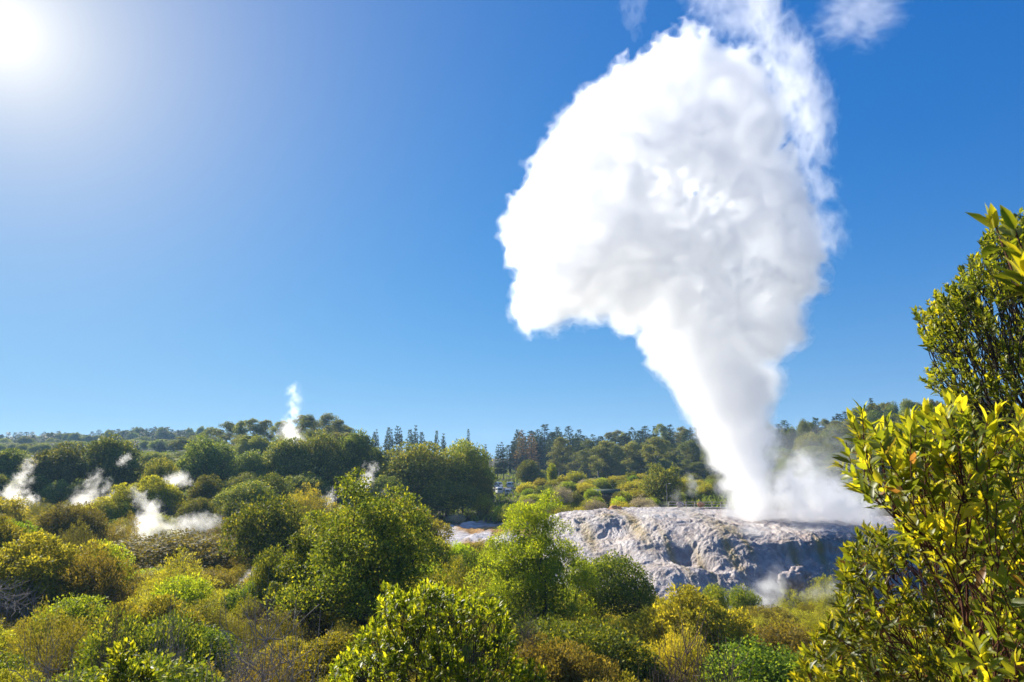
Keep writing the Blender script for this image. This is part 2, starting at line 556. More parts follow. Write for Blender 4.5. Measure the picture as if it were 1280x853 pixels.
def mound_mat():
    m, nt = mat_new("sinter_rock")
    t = nd(nt, "ShaderNodeTexCoord")

    def noise(scale, detail, stretch=(1, 1, 1), rough=0.6):
        mp = nd(nt, "ShaderNodeMapping")
        mp.inputs["Scale"].default_value = stretch
        lk(nt, t.outputs["Object"], mp.inputs["Vector"])
        n = nd(nt, "ShaderNodeTexNoise")
        n.inputs["Scale"].default_value = scale
        n.inputs["Detail"].default_value = detail
        n.inputs["Roughness"].default_value = rough
        lk(nt, mp.outputs[0], n.inputs["Vector"])
        return n
    n1 = noise(0.55, 8, (1, 1, 0.35))
    n2 = noise(1.6, 8, (1, 1, 0.12))
    n3 = noise(3.5, 6)
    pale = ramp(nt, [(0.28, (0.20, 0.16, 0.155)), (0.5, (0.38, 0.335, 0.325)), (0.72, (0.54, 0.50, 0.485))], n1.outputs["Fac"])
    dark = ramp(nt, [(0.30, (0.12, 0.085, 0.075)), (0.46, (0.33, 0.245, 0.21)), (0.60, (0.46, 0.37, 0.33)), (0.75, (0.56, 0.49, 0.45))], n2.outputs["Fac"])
    n4 = noise(0.22, 6, (1, 1, 0.6))
    tanf = nd(nt, "ShaderNodeMapRange")
    tanf.inputs["From Min"].default_value = 0.50
    tanf.inputs["From Max"].default_value = 0.66
    tanf.inputs["To Max"].default_value = 0.32
    lk(nt, n4.outputs["Fac"], tanf.inputs["Value"])
    tanm = nd(nt, "ShaderNodeMix", data_type="RGBA")
    lk(nt, tanf.outputs[0], tanm.inputs[0])
    lk(nt, pale.outputs[0], tanm.inputs[6])
    tanm.inputs[7].default_value = (0.46, 0.33, 0.20, 1)
    a = nd(nt, "ShaderNodeAttribute", attribute_name="fresh")  # light and shade painted on the rock: pale where sunlit, dark where shaded
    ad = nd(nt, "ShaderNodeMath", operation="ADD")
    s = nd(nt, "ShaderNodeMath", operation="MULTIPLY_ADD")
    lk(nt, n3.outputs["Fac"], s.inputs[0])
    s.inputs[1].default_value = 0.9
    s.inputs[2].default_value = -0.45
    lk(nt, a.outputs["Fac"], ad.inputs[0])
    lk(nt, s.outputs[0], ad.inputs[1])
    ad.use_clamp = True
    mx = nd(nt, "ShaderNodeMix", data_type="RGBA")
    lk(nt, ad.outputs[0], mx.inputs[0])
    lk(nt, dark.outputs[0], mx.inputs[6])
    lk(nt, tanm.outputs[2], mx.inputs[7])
    a2 = nd(nt, "ShaderNodeAttribute", attribute_name="algae")
    ma = nd(nt, "ShaderNodeMath", operation="MULTIPLY")
    lk(nt, a2.outputs["Fac"], ma.inputs[0])
    lk(nt, n2.outputs["Fac"], ma.inputs[1])
    my = nd(nt, "ShaderNodeMix", data_type="RGBA")
    lk(nt, ma.outputs[0], my.inputs[0])
    lk(nt, mx.outputs[2], my.inputs[6])
    my.inputs[7].default_value = (0.30, 0.20, 0.04, 1)
    p = nd(nt, "ShaderNodeBsdfPrincipled")
    p.inputs["Roughness"].default_value = 0.62
    p.inputs["Specular IOR Level"].default_value = 0.4
    lk(nt, my.outputs[2], p.inputs["Base Color"])
    b = nd(nt, "ShaderNodeBump")
    b.inputs["Strength"].default_value = 0.9
    b.inputs["Distance"].default_value = 0.25
    lk(nt, n3.outputs["Fac"], b.inputs["Height"])
    b2 = nd(nt, "ShaderNodeBump")
    b2.inputs["Strength"].default_value = 0.8
    b2.inputs["Distance"].default_value = 0.5
    lk(nt, n2.outputs["Fac"], b2.inputs["Height"])
    lk(nt, b.outputs[0], b2.inputs["Normal"])
    lk(nt, b2.outputs[0], p.inputs["Normal"])
    o = nd(nt, "ShaderNodeOutputMaterial")
    lk(nt, p.outputs[0], o.inputs["Surface"])
    return m


def smabs(x):
    return np.sqrt(x * x + 0.012)


def build_mound():
    nx, nt_ = 560, 300
    px = np.linspace(672, 1180, nx)
    # px: lip y, lip Y, base y, base Y, back y, back Y
    ly, lY, by, bY, ky, kY = interp_pts(px, [
        (672, 668, 114, 690, 100, 655, 128), (700, 655, 113, 700, 96, 642, 127), (740, 648, 111, 718, 90, 638, 126), (790, 646, 108, 750, 80, 636, 125),
        (830, 650, 104, 760, 77, 636, 125), (870, 655, 100, 762, 77.5, 637, 125), (920, 657, 98, 755, 80.5, 639, 125), (970, 660, 97, 742, 84, 641, 125),
        (1030, 663, 96, 728, 87, 643, 125), (1100, 668, 96, 722, 88, 646, 125), (1180, 678, 97, 722, 90, 655, 124)])
    P = np.zeros((nt_, nx, 3))
    prof = []
    for i in range(nx):
        ly_ = ly[i] + 3.5 * math.sin(px[i] / 17.0) * math.sin(px[i] / 41.0 + 1) - 2.0 * math.exp(-((px[i] - 745) / 22.0) ** 2)
        a, b, c = at(px[i], ky[i], kY[i]), at(px[i], ly_, lY[i]), at(px[i], by[i], bY[i])
        back = a + np.array((0, 5.0, -4.0))
        under = c + np.array((0, -2.0, -3.0))
        steep = np.clip((px[i] - 790) / 110, 0, 1)
        # the face: convex shoulder below the lip, bulging lobe near the foot
        m1 = b * 0.80 + c * 0.20 + np.array((0, -0.9, 0.75)) * steep
        m2 = b * 0.45 + c * 0.55 + np.array((0, 0.2, 0.2)) * steep
        m3 = b * 0.18 + c * 0.82 + np.array((0, -0.2, 0.35)) * steep
        am = a * 0.5 + b * 0.5 + np.array((0, 0, 0.35))
        prof.append(np.stack([back, a, am, b, m1, m2, m3, c, under]))
    prof = np.array(prof)                                        # nx, 9, 3
    # Catmull-Rom resample with even arc length
    for i in range(nx):
        q = prof[i]
        ext = np.concatenate([[2 * q[0] - q[1]], q, [2 * q[-1] - q[-2]]])
        out = []
        for k in range(len(q) - 1):
            p0, p1, p2, p3 = ext[k:k + 4]
            t = np.linspace(0, 1, 24, endpoint=False)[:, None]
            out.append(0.5 * ((2 * p1) + (-p0 + p2) * t + (2 * p0 - 5 * p1 + 4 * p2 - p3) * t ** 2 + (-p0 + 3 * p1 - 3 * p2 + p3) * t ** 3))
        out = np.concatenate(out + [q[-1:]])
        s = np.concatenate([[0], np.cumsum(np.linalg.norm(np.diff(out, axis=0), axis=1))])
        prof_t = np.concatenate([np.linspace(0, 0.45, 90, endpoint=False), np.linspace(0.45, 1, nt_ - 90)]) * s[-1]
        for ax in range(3):
            P[:, i, ax] = np.interp(prof_t, s, out[:, ax])

    def normals(P):
        du = np.gradient(P, axis=1)
        dv = np.gradient(P, axis=0)
        n = np.cross(dv, du)
        n /= np.linalg.norm(n, axis=2, keepdims=True) + 1e-9
        return n
    N = normals(P)
    if N[60, nx // 2, 2] < 0:
        N = -N
    Q = P.reshape(-1, 3)
    steepness = np.clip(1 - N.reshape(-1, 3)[:, 2], 0, 1)
    warp = np.stack([perlin(Q / 4.0 + 9), perlin(Q / 4.0 + 31), perlin(Q / 4.0 + 57)], 1) * 1.6
    W = Q + warp
    lumps = fbm(W / np.array((5.5, 6.5, 4.5)), 3, 0.42, True)
    ridg = 1.1 - 2.6 * smabs(perlin(W / np.array((2.8, 7.0, 9.0)) + 3.3))
    flute = 1.1 - 2.4 * smabs(perlin(W / np.array((0.95, 4.5, 8.0)) + 7.7))
    fine = fbm(W / np.array((0.7, 1.3, 1.0)), 4, 0.55)
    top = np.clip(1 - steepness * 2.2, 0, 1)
    d = lumps * 1.25 * (0.35 + 0.65 * steepness) + (ridg * 0.42 + flute * 0.24) * np.clip(steepness * 1.5, 0.25, 1) + fine * 0.16
    d -= 0.35 * top

    def spot(pxc, pyc, Yc, rad, amp):
        c = at(pxc, pyc, Yc)
        e = (Q - c) / np.array(rad)
        return amp * np.exp(-(e ** 2).sum(1))
    d += spot(858, 698, 92, (2.6, 4, 1.7), -2.6) + spot(845, 728, 86, (4.6, 4, 1.6), 1.5) + spot(935, 703, 91, (2.0, 3, 2.2), 1.6)
    d += spot(1000, 690, 93, (3.0, 3, 2.0), 0.9) + spot(720, 660, 110, (2.5, 3, 1.4), 1.0) + spot(765, 655, 108, (3.0, 3, 1.4), 1.1) + spot(905, 735, 86, (1.6, 3, 1.5), 0.8)
    d += spot(790, 690, 97, (2.2, 3, 2.0), 0.8) + spot(960, 735, 86, (1.4, 2, 1.2), -0.9) + spot(884, 715, 88, (1.0, 2, 2.0), -0.8)
    P2 = Q + N.reshape(-1, 3) * d[:, None]
    # keep neighbouring rock from folding: gentle blur is not needed, the displacement is small against the grid
    fresh = np.clip(0.25 + 0.75 * top + np.clip((820 - np.tile(px, nt_)) / 80, 0, 1) * 0.7 - 0.35 * np.clip(steepness * 1.3, 0, 1), 0, 1)  # sunlit top and left painted paler, shaded face painted darker
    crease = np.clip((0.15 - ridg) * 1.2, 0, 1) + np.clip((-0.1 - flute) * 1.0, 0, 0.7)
    fresh = np.clip(fresh - 0.85 * crease, 0, 1)  # shade of the creases painted in as darker rock
    alg = np.zeros(len(Q))
    for (a, b, Yc, rx, rz) in ((907, 690, 92, 0.7, 2.6), (872, 700, 91, 0.5, 2.0), (985, 700, 92, 0.6, 1.6), (905, 660, 97, 2.0, 0.8), (760, 650, 108, 1.2, 0.5), (800, 660, 100, 1.0, 2.0), (840, 690, 92, 0.5, 2.5), (930, 680, 92, 0.5, 2.0), (1020, 690, 92, 0.6, 2.0), (735, 670, 104, 0.9, 1.5)):
        c = at(a, b, Yc)
        alg = np.maximum(alg, np.exp(-((Q[:, 0] - c[0]) / rx) ** 2 - ((Q[:, 2] - c[2]) / rz) ** 2) * 1.6)
    ii, jj = np.meshgrid(np.arange(nt_ - 1), np.arange(nx - 1), indexing="ij")
    k = ii * nx + jj
    F = np.stack([k, k + nx, k + nx + 1, k + 1], -1).reshape(-1, 4)
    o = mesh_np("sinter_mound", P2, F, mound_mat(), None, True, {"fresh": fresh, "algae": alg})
    tag(o, "pale lavender grey sinter rock mound with draped fluted face under the geyser", "rock mound")
    return o


MOUND = build_mound()
# ------------------------------------------------------------------ steam
def in_poly(P, poly):
    x, y = P[:, 0], P[:, 1]
    c = np.zeros(len(P), bool)
    n = len(poly)
    for i in range(n):
        x1, y1 = poly[i]
        x2, y2 = poly[(i + 1) % n]
        if y1 == y2:
            continue
        k = (y1 > y) != (y2 > y)
        c ^= k & (x < (x2 - x1) * (y - y1) / (y2 - y1) + x1)
    return c


def edge_dist(P, poly):
    d = np.full(len(P), 1e9)
    n = len(poly)
    for i in range(n):
        a, b = np.array(poly[i], float), np.array(poly[(i + 1) % n], float)
        t = np.clip(((P - a) @ (b - a)) / max(((b - a) ** 2).sum(), 1e-9), 0, 1)
        d = np.minimum(d, np.linalg.norm(P - (a + t[:, None] * (b - a)), axis=1))
    return d


def poly_balls(poly, Y, n, rmax, rmin, seed, flat=0.8, edge=0.5):
    """Puffs that fill an outline lying at distance Y, given real depth: thick where the outline is wide."""
    g = np.random.default_rng(seed)
    poly = np.array(poly, float)
    lo, hi = poly.min(0), poly.max(0)
    P = lo + g.random((n * 12, 2)) * (hi - lo)
    P = P[in_poly(P, poly)]
    d = edge_dist(P, poly)
    keep = g.random(len(P)) < np.clip(edge + 0.5 * np.exp(-d / 14.0), 0, 1)
    P, d = P[keep][:n], d[keep][:n]
    m = Y / FPX
    out = []
    for (x, y), e in zip(P, d):
        r = float(np.clip(e * m * g.uniform(0.75, 1.0), rmin, rmax))
        dy = g.uniform(-1, 1) * max(e * m * flat, rmin * 0.5)
        out.append((at(x, y, Y) + np.array((0, dy, 0)), r))
    return out


def path_balls(path, Y, seed, n=10, depth=1.0):
    """Puffs along a rising path of (px, py, radius in px)."""
    g = np.random.default_rng(seed)
    path = np.array(path, float)
    out = []
    m = Y / FPX
    for t in np.linspace(0, len(path) - 1, n):
        k = min(int(t), len(path) - 2)
        x, y, r = path[k] + (path[k + 1] - path[k]) * (t - k)
        c = at(x + g.normal() * r * 0.15, y, Y) + np.array((0, g.normal() * r * m * 0.5 * depth, 0))
        out.append((c, r * m * g.uniform(0.85, 1.15)))
        out.append((c + g.normal(size=3) * r * m * 0.7 * np.array((1, depth, 0.8)), r * m * 0.55))
    return out


STEAM_MATS = {}


def steam_mat(d, g=0.35):
    k = (round(d, 4), g)
    if k not in STEAM_MATS:
        STEAM_MATS[k] = vol_mat("steam", d, (0.992, 0.992, 0.993), g)
    return STEAM_MATS[k]


def steam_field(balls, voxel, amp, nscale, octaves, holes=(), warp=0.0, stretch=(1, 1, 1), floor=None, pad=1.6, ragged=0.0, calm=0.0):
    C = np.array([b[0] for b in balls])
    Rr = np.array([b[1] for b in balls])
    lo = (C - Rr[:, None]).min(0) - amp * pad - 2 * voxel
    hi = (C + Rr[:, None]).max(0) + amp * pad + 2 * voxel
    n = np.ceil((hi - lo) / voxel).astype(int) + 1
    F = np.full(n, -9.0, np.float32)
    band = amp * 2.2 + voxel
    for c, r in balls:
        a = np.clip(np.floor((c - r - band - lo) / voxel).astype(int), 0, n)
        b = np.clip(np.ceil((c + r + band - lo) / voxel).astype(int) + 1, 0, n)
        ax = [lo[k] + voxel * np.arange(a[k], b[k]) - c[k] for k in range(3)]
        d = np.sqrt(ax[0][:, None, None] ** 2 + ax[1][None, :, None] ** 2 + ax[2][None, None, :] ** 2)
        s = (slice(a[0], b[0]), slice(a[1], b[1]), slice(a[2], b[2]))
        F[s] = np.maximum(F[s], (r - d).astype(np.float32))
    cuts = []
    for c, r in holes:                       # gaps seen along the line of sight
        ax = lo[0] + voxel * np.arange(n[0])
        az = lo[2] + voxel * np.arange(n[2])
        ay = lo[1] + voxel * np.arange(n[1])
        kx = c[0] * ay / c[1]
        kz = c[2] * ay / c[1]
        d = np.sqrt((ax[:, None, None] - kx[None, :, None]) ** 2 + (az[None, None, :] - kz[None, :, None]) ** 2)
        cuts.append((d - r).astype(np.float32))
    idx = np.argwhere(F > -band)
    f = F[tuple(idx.T)]
    near = f < band + 6.0
    P = lo + idx[near] * voxel
    Pw = P / np.array(stretch)
    if warp:
        Pw = Pw + warp * np.stack([perlin(Pw / nscale * 0.7 + k) for k in (3.1, 41.7, 77.2)], 1)
    nz = fbm(Pw / nscale, octaves, 0.56, True)
    nz -= nz.mean()
    G = F.copy()
    hh = np.clip((P[:, 2] - lo[2]) / (hi[2] - lo[2]), 0, 1)
    G[tuple(idx[near].T)] = f[near] + amp * nz * (1 - 0.35 * ragged + 0.9 * ragged * hh - calm * np.clip(1 - hh / 0.42, 0, 1) ** 0.7) - calm * 0.5 * np.clip(1 - hh / 0.45, 0, 1) - 0.3 * ragged * amp * hh
    whole = G.copy()
    for d in cuts:
        k = np.argwhere(d < 5.0)
        dk = d[tuple(k.T)]
        nk = fbm((lo + k * voxel) / np.array((1.5, 7.0, 1.5)), 5, 0.62)
        thin = np.clip(1 - dk / 4.5, 0, 1.3) ** 1.5
        G[tuple(k.T)] -= thin * 9.5 * np.clip(nk + 0.09, 0, 1)
    if floor is not None:
        zz = lo[2] + voxel * np.arange(n[2])
        G[:, :, zz < floor] = np.minimum(G[:, :, zz < floor], -1)
    for s in (0, -1):
        for A in (G, whole):
            A[s, :, :] = -9
            A[:, s, :] = -9
            A[:, :, s] = -9
    return lo, G, whole


def big_islands(V, F, share=0.02):
    """Drops shreds much smaller than the main body."""
    lab = np.arange(len(V))
    e = np.concatenate([F[:, [0, 1]], F[:, [1, 2]], F[:, [2, 3]], F[:, [3, 0]]])
    for _ in range(400):
        old = lab.copy()
        mnn = np.minimum(lab[e[:, 0]], lab[e[:, 1]])
        np.minimum.at(lab, e[:, 0], mnn)
        np.minimum.at(lab, e[:, 1], mnn)
        lab = lab[lab]
        lab = lab[lab]
        if (lab == old).all():
            break
    u, inv, cnt = np.unique(lab, return_inverse=True, return_counts=True)
    ok = cnt >= max(12, share * cnt.max())
    keep = ok[inv]
    F = F[keep[F[:, 0]]]
    new = np.cumsum(keep) - 1
    return V[keep], new[F]


def iso_mesh(name, lo, G, voxel, level, mat, parent=None, share=0.02):
    g = vdb.FloatGrid(9.0)
    g.copyFromArray(np.ascontiguousarray(level - G), tolerance=0.0)
    pts, quads = g.convertToQuads(isovalue=0.0)
    if len(pts) == 0 or len(quads) == 0:
        return None
    V = lo + np.asarray(pts) * voxel
    F = np.asarray(quads).astype(int)
    V, F = big_islands(V, F, share)
    # make the winding point outwards
    a, b, c = V[F[:, 0]], V[F[:, 1]], V[F[:, 2]]
    vol = (np.cross(b - a, c - a) * a).sum()
    cc = V.mean(0)
    n_ = np.cross(b - a, c - a)
    if (n_ * (a - cc)).sum() < 0:
        F = F[:, ::-1].copy()
    return mesh_np(name, V, F, mat, parent, True)


def steam(name, label, balls, voxel, amp, nscale, shells, octaves=4, g=0.35, group=None, share=0.05, cat="steam", **kw):
    """shells: (depth below the outer skin in metres, density added). The first is the thing itself, the inner ones its dense cores."""
    lo, G, whole = steam_field(balls, voxel, amp, nscale, octaves, **kw)
    top = iso_mesh(name, lo, G * 0.6 + whole * 0.4, voxel, shells[0][0], steam_mat(shells[0][1], g), None, share)
    if top is None:
        return None
    tag(top, label, cat, group)
    for lev, den in shells[1:]:
        iso_mesh("steam_core", lo, G, voxel, lev, steam_mat(den, g), top, share)
    return top


YG = 108.0
main_poly = [(922, 652), (908, 630), (899, 605), (895, 578), (887, 550), (856, 525), (846, 500), (840, 482), (824, 470), (812, 462), (806, 435), (798, 420), (778, 418),
             (760, 401), (735, 403), (710, 408), (685, 414), (664, 418), (648, 408), (641, 388), (640, 368), (644, 345), (632, 320), (627, 295), (632, 268), (650, 235),
             (663, 205), (680, 178), (700, 148), (720, 124), (752, 104), (772, 84), (800, 62), (838, 47), (855, 33), (868, 22), (884, 40), (905, 62), (938, 58), (955, 80), (965, 110),
             (985, 150), (1000, 195), (1008, 240), (1022, 285), (1034, 330), (1028, 365), (1008, 380), (1004, 402), (1014, 418), (1000, 436), (976, 450), (960, 466), (952, 484),
             (956, 505), (966, 528), (969, 552), (960, 580), (964, 610), (970, 630), (974, 652)]
balls = poly_balls(main_poly, YG, 1000, 4.6, 0.5, 11, 0.32, 0.4)
balls += path_balls([(946, 650, 19), (940, 600, 27), (929, 560, 32), (908, 520, 38), (894, 470, 48)], YG, 5, 24, 0.5)
px_m = YG / FPX
holes = [(at(x, y, YG), r * px_m) for x, y, r in ((834, 228, 8), (850, 238, 7), (862, 252, 8), (886, 250, 10), (900, 262, 5), (872, 236, 6), (858, 275, 4), (825, 218, 4), (905, 275, 4), (908, 334, 5), (940, 322, 4), (925, 345, 3), (985, 190, 3))]
steam("geyser_plume", "huge white steam plume billowing high above the erupting geyser on the grey mound", balls, 0.28, 2.3, 4.6,
      PSH, 6, G_STEAM, share=0.02, holes=holes, warp=0.35, calm=0.6)

veil = [(985, 40), (975, 0), (968, -40), (930, -40), (945, 20), (960, 80), (985, 150), (1000, 200), (1012, 250), (1030, 300), (1044, 320), (1045, 290), (1036, 260), (1022, 225),
        (1028, 190), (1030, 150), (1022, 110), (1012, 85), (1000, 60)]
steam("steam_veil", "thin translucent veil of steam trailing up the far side of the great plume", poly_balls(veil, YG + 3, 130, 3.6, 1.0, 23, 0.8), 0.30, 2.6, 3.0,
      [(-1.5, 0.025), (-0.6, 0.06), (0.5, 0.10)], 6, G_STEAM, share=0.03, warp=1.1, stretch=(0.8, 1, 1.5))
wisp = [(1005, 45), (1030, 20), (1045, -20), (1110, -25), (1128, 15), (1112, 40), (1085, 55), (1058, 45), (1030, 48)]
steam("steam_wisp", "ragged translucent steam wisp high beside the top of the plume", poly_balls(wisp, YG + 8, 60, 1.9, 0.5, 29, 0.9), 0.28, 3.2, 2.6,
      [(-1.3, 0.012), (-0.3, 0.025), (0.9, 0.035)], 6, G_STEAM, share=0.02, warp=1.6, stretch=(1.5, 1, 0.8))
wisp2 = [(772, -15), (782, 30), (796, 45), (806, 10), (812, -15)]
steam("steam_wisp", "faint narrow streak of steam above the crown of the plume", poly_balls(wisp2, YG + 8, 26, 1.2, 0.3, 31, 1.2), 0.28, 1.4, 2.0, [(-0.5, 0.016)], 5, G_STEAM, share=0.08, warp=0.8, stretch=(0.6, 1, 1.8))
top2 = [(850, -20), (870, 12), (905, 40), (945, 50), (965, 20), (970, -20)]
steam("steam_wisp", "loose greyish steam drifting over the crown of the plume", poly_balls(top2, YG + 10, 80, 2.8, 0.8, 37, 0.9), 0.30, 2.4, 2.8, [(-1.2, 0.015), (-0.2, 0.03), (1.0, 0.03)], 6, G_STEAM, share=0.04, warp=1.1)

# steam rolling low over the top of the mound
spray = [(945, 655), (958, 612), (982, 580), (1000, 562), (1018, 560), (1030, 585), (1050, 600), (1068, 615), (1095, 625), (1105, 650), (1100, 672), (1040, 668), (1000, 662)]
steam("spray_cloud", "soft white spray cloud spreading low over the mound beside the geyser column", poly_balls(spray, YG - 2, 170, 2.6, 0.5, 41, 0.9), 0.28, 2.0, 3.0,
      [(-0.9, 0.035), (-0.1, 0.10), (1.0, 0.22)], 6, 0.4, share=0.02, warp=0.8, ragged=0.8)
veil2 = [(975, 660), (975, 545), (990, 520), (1010, 540), (1030, 520), (1060, 535), (1062, 560), (1085, 590), (1120, 610), (1130, 655)]
steam("steam_haze", "thin grey steam drifting in front of the wooded ridge behind the geyser", poly_balls(veil2, YG + 9, 120, 3.5, 0.6, 43, 1.0), 0.36, 1.8, 3.6,
      [(0.0, 0.022)], 5, G_STEAM, share=0.03, warp=0.6)
mantle = [(760, 648), (800, 634), (835, 626), (870, 634), (905, 640), (915, 658), (880, 658), (830, 652), (790, 656)]
steam("ground_steam", "low wisps of steam creeping over the pale top of the rock mound", poly_balls(mantle, 104, 90, 0.9, 0.25, 47, 1.6), 0.2, 0.65, 1.5,
      [(0.0, 0.06)], 4, G_STEAM, share=0.03, warp=0.5)
mantle2 = [(905, 655), (960, 656), (1020, 658), (1075, 664), (1075, 700), (1040, 690), (1000, 694), (950, 690), (925, 706), (912, 680)]
steam("ground_steam", "thin steam spilling down the upper face of the rock mound", poly_balls(mantle2, 94.5, 90, 1.0, 0.25, 49, 1.0), 0.2, 0.7, 1.7,
      [(-0.3, 0.05), (0.2, 0.12)], 4, G_STEAM, share=0.03, warp=0.5)
front = [(880, 758), (905, 748), (925, 742), (945, 735), (958, 716), (970, 705), (978, 725), (978, 748), (960, 760), (930, 768), (900, 770)]
steam("vent_steam", "steam boiling from a vent among shrubs at the foot of the mound", poly_balls(front, 74, 90, 1.5, 0.25, 53, 1.0), 0.18, 0.75, 1.6,
      [(-0.3, 0.08), (0.1, 0.2), (0.5, 0.25)], 4, G_STEAM, share=0.03, warp=0.5)
front2 = [(995, 745), (1010, 738), (1030, 732), (1048, 722), (1056, 735), (1045, 746), (1015, 752)]
steam("vent_steam", "low white steam among yellow shrubs below the mound, nearest the big leafy bush", poly_balls(front2, 73, 60, 1.0, 0.25, 57, 1.0), 0.18, 0.6, 1.3,
      [(-0.3, 0.08), (0.1, 0.22)], 4, G_STEAM, share=0.03, warp=0.5)

VENTS = [
    # label, distance, path, density
    ("tall slender steam column standing above the forested hill", 215, [(367, 552, 11), (361, 537, 9), (366, 517, 6), (371, 500, 7), (366, 485, 5)], 0.05),
    ("white steam drifting up at the foot of the dark trees, nearest the frame edge", 128, [(32, 634, 12), (18, 622, 9), (22, 604, 7), (34, 588, 6), (42, 574, 3)], 0.10),
    ("low pale steam puff between the two darkest round trees", 126, [(98, 632, 12), (110, 618, 8), (118, 602, 7), (125, 590, 4)], 0.06),
    ("thin steam curl rising at the foot of the second dark tree", 122, [(128, 635, 10), (140, 630, 9), (132, 612, 5), (136, 600, 3)], 0.07),
    ("brightest low steam cloud among the olive scrub with a curling tail", 102, [(186, 664, 17), (176, 656, 14), (188, 638, 10), (174, 622, 6), (168, 613, 4)], 0.11),
    ("flat bank of white steam lying along the tops of the scrub", 102, [(205, 662, 9), (228, 655, 9), (250, 655, 11), (276, 653, 8)], 0.08),
    ("small detached steam puff against a dark tree crown", 128, [(212, 604, 5), (220, 600, 8), (229, 596, 7)], 0.10),
    ("faint steam shred high on the dark tree crowns", 128, [(150, 580, 3), (156, 574, 5), (161, 569, 3)], 0.07),
    ("white steam wisp rising between the forest and the domed tree", 128, [(450, 612, 6), (456, 604, 8), (460, 594, 6), (468, 582, 4)], 0.13),
    ("narrow steam wisp at the foot of the tall dark forest", 128, [(410, 634, 5), (412, 624, 6), (416, 614, 4)], 0.10),
    ("small steam wisp seen through the gap in the spreading dark tree", 62, [(395, 700, 5), (396, 692, 6), (399, 684, 4)], 0.16),
    ("slim steam wisp rising from a dark hollow in the scrub", 66, [(298, 738, 4), (302, 728, 5), (312, 718, 5), (318, 712, 4)], 0.14),
    ("short steam column over the pale sinter flat, the wider of the pair", 98, [(570, 692, 7), (573, 684, 7), (570, 676, 5)], 0.10),
    ("slim steam column over the pale sinter flat beside the feathery tree", 98, [(604, 694, 4), (605, 686, 4), (604, 679, 3)], 0.10),
    ("small steam puff in the green bushes behind the boardwalk railing", 150, [(864, 616, 5), (866, 606, 6), (864, 597, 5)], 0.07),
    ("low steam puff beside the lamp pole behind the mound", 140, [(843, 622, 5), (848, 617, 5)], 0.05),
]
for i, (lab, Yv, path, den) in enumerate(VENTS):
    lab = lab.replace(" left-hand", "").replace(", nearest the frame edge", " beside the outermost dark tree")
    m = Yv / FPX
    rr_ = np.mean([p[2] for p in path]) * m
    g5 = np.random.default_rng(500 + i)
    base = []
    if i not in (0, 6, 7, 10):
        for q in range(7):
            x0_, y0_, r0_ = path[0]
            base.append((at(x0_ + g5.normal() * r0_ * 1.5, y0_ + r0_ * g5.uniform(0.1, 0.7), Yv) + np.array((0, g5.normal() * m * r0_, 0)), r0_ * m * g5.uniform(0.35, 0.6)))
    steam("vent_steam", lab, base + path_balls(path, Yv, 100 + i, 16, 1.0), max(0.09, rr_ * 0.10), rr_ * 0.95, rr_ * 1.25, [(-0.25 * rr_, den * 0.4), (0.05 * rr_, den * 0.6), (rr_ * 0.35, den * 1.1)], 5, G_STEAM,
          group="steam vents across the valley", share=0.04, warp=0.6, ragged=1.0)
# ------------------------------------------------------------------ plants: building blocks
def unit(v):
    return v / (np.linalg.norm(v, axis=-1, keepdims=True) + 1e-9)


def rand_dirs(g, n):
    return unit(g.normal(size=(n, 3)))


def leaves_np(P, D, N, L, W, shape="card", curl=0.15, fold=0.15):
    """P base, D along the leaf, N facing; one leaf each. card: a kite of 4 points, leaf: a folded pointed blade of 9."""
    n = len(P)
    D = unit(D)
    Sd = unit(np.cross(D, N))
    N = np.cross(Sd, D)
    L = np.broadcast_to(np.asarray(L, float), (n,))
    W = np.broadcast_to(np.asarray(W, float), (n,))
    if shape == "card":
        T = np.array([(0, 0, 0), (0.5, 0.5, 0), (1, 0, -0.0), (0.45, -0.5, 0)], float)
        F = np.array([(0, 1, 2, 3)])
        F3 = None
    else:
        T = np.array([(0, 0, 0), (0.30, 0.46, 1), (0.30, 0, 0), (0.30, -0.46, 1), (0.66, 0.40, 1), (0.66, 0, 0), (0.66, -0.40, 1), (1, 0, 0)], float)
        F = np.array([(2, 5, 4, 1), (2, 3, 6, 5)])
        F3 = np.array([(0, 2, 1), (0, 3, 2), (5, 7, 4), (5, 6, 7)])
    k = len(T)
    curl = np.broadcast_to(np.asarray(curl, float), (n,))
    V = np.zeros((n, k, 3))
    for i, (u, v, w_) in enumerate(T):
        V[:, i] = P + D * (L * u)[:, None] + Sd * (W * v)[:, None] + N * (W * w_ * fold - L * u * u * curl)[:, None]
    base = (np.arange(n) * k)[:, None, None]
    faces = [(F[None] + base).reshape(-1, F.shape[1])]
    if F3 is not None:
        faces.append((F3[None] + base).reshape(-1, 3))
    return V.reshape(-1, 3), faces, k


def foliage(name, P, D, N, L, W, tint, mat, parent=None, shape="card", curl=0.15, fold=0.15, link=True):
    V, faces, k = leaves_np(P, D, N, L, W, shape, curl, fold)
    return mesh_np(name, V, faces, mat, parent, shape != "card", {"tint": np.repeat(np.clip(tint, 0, 1), k)}, link)


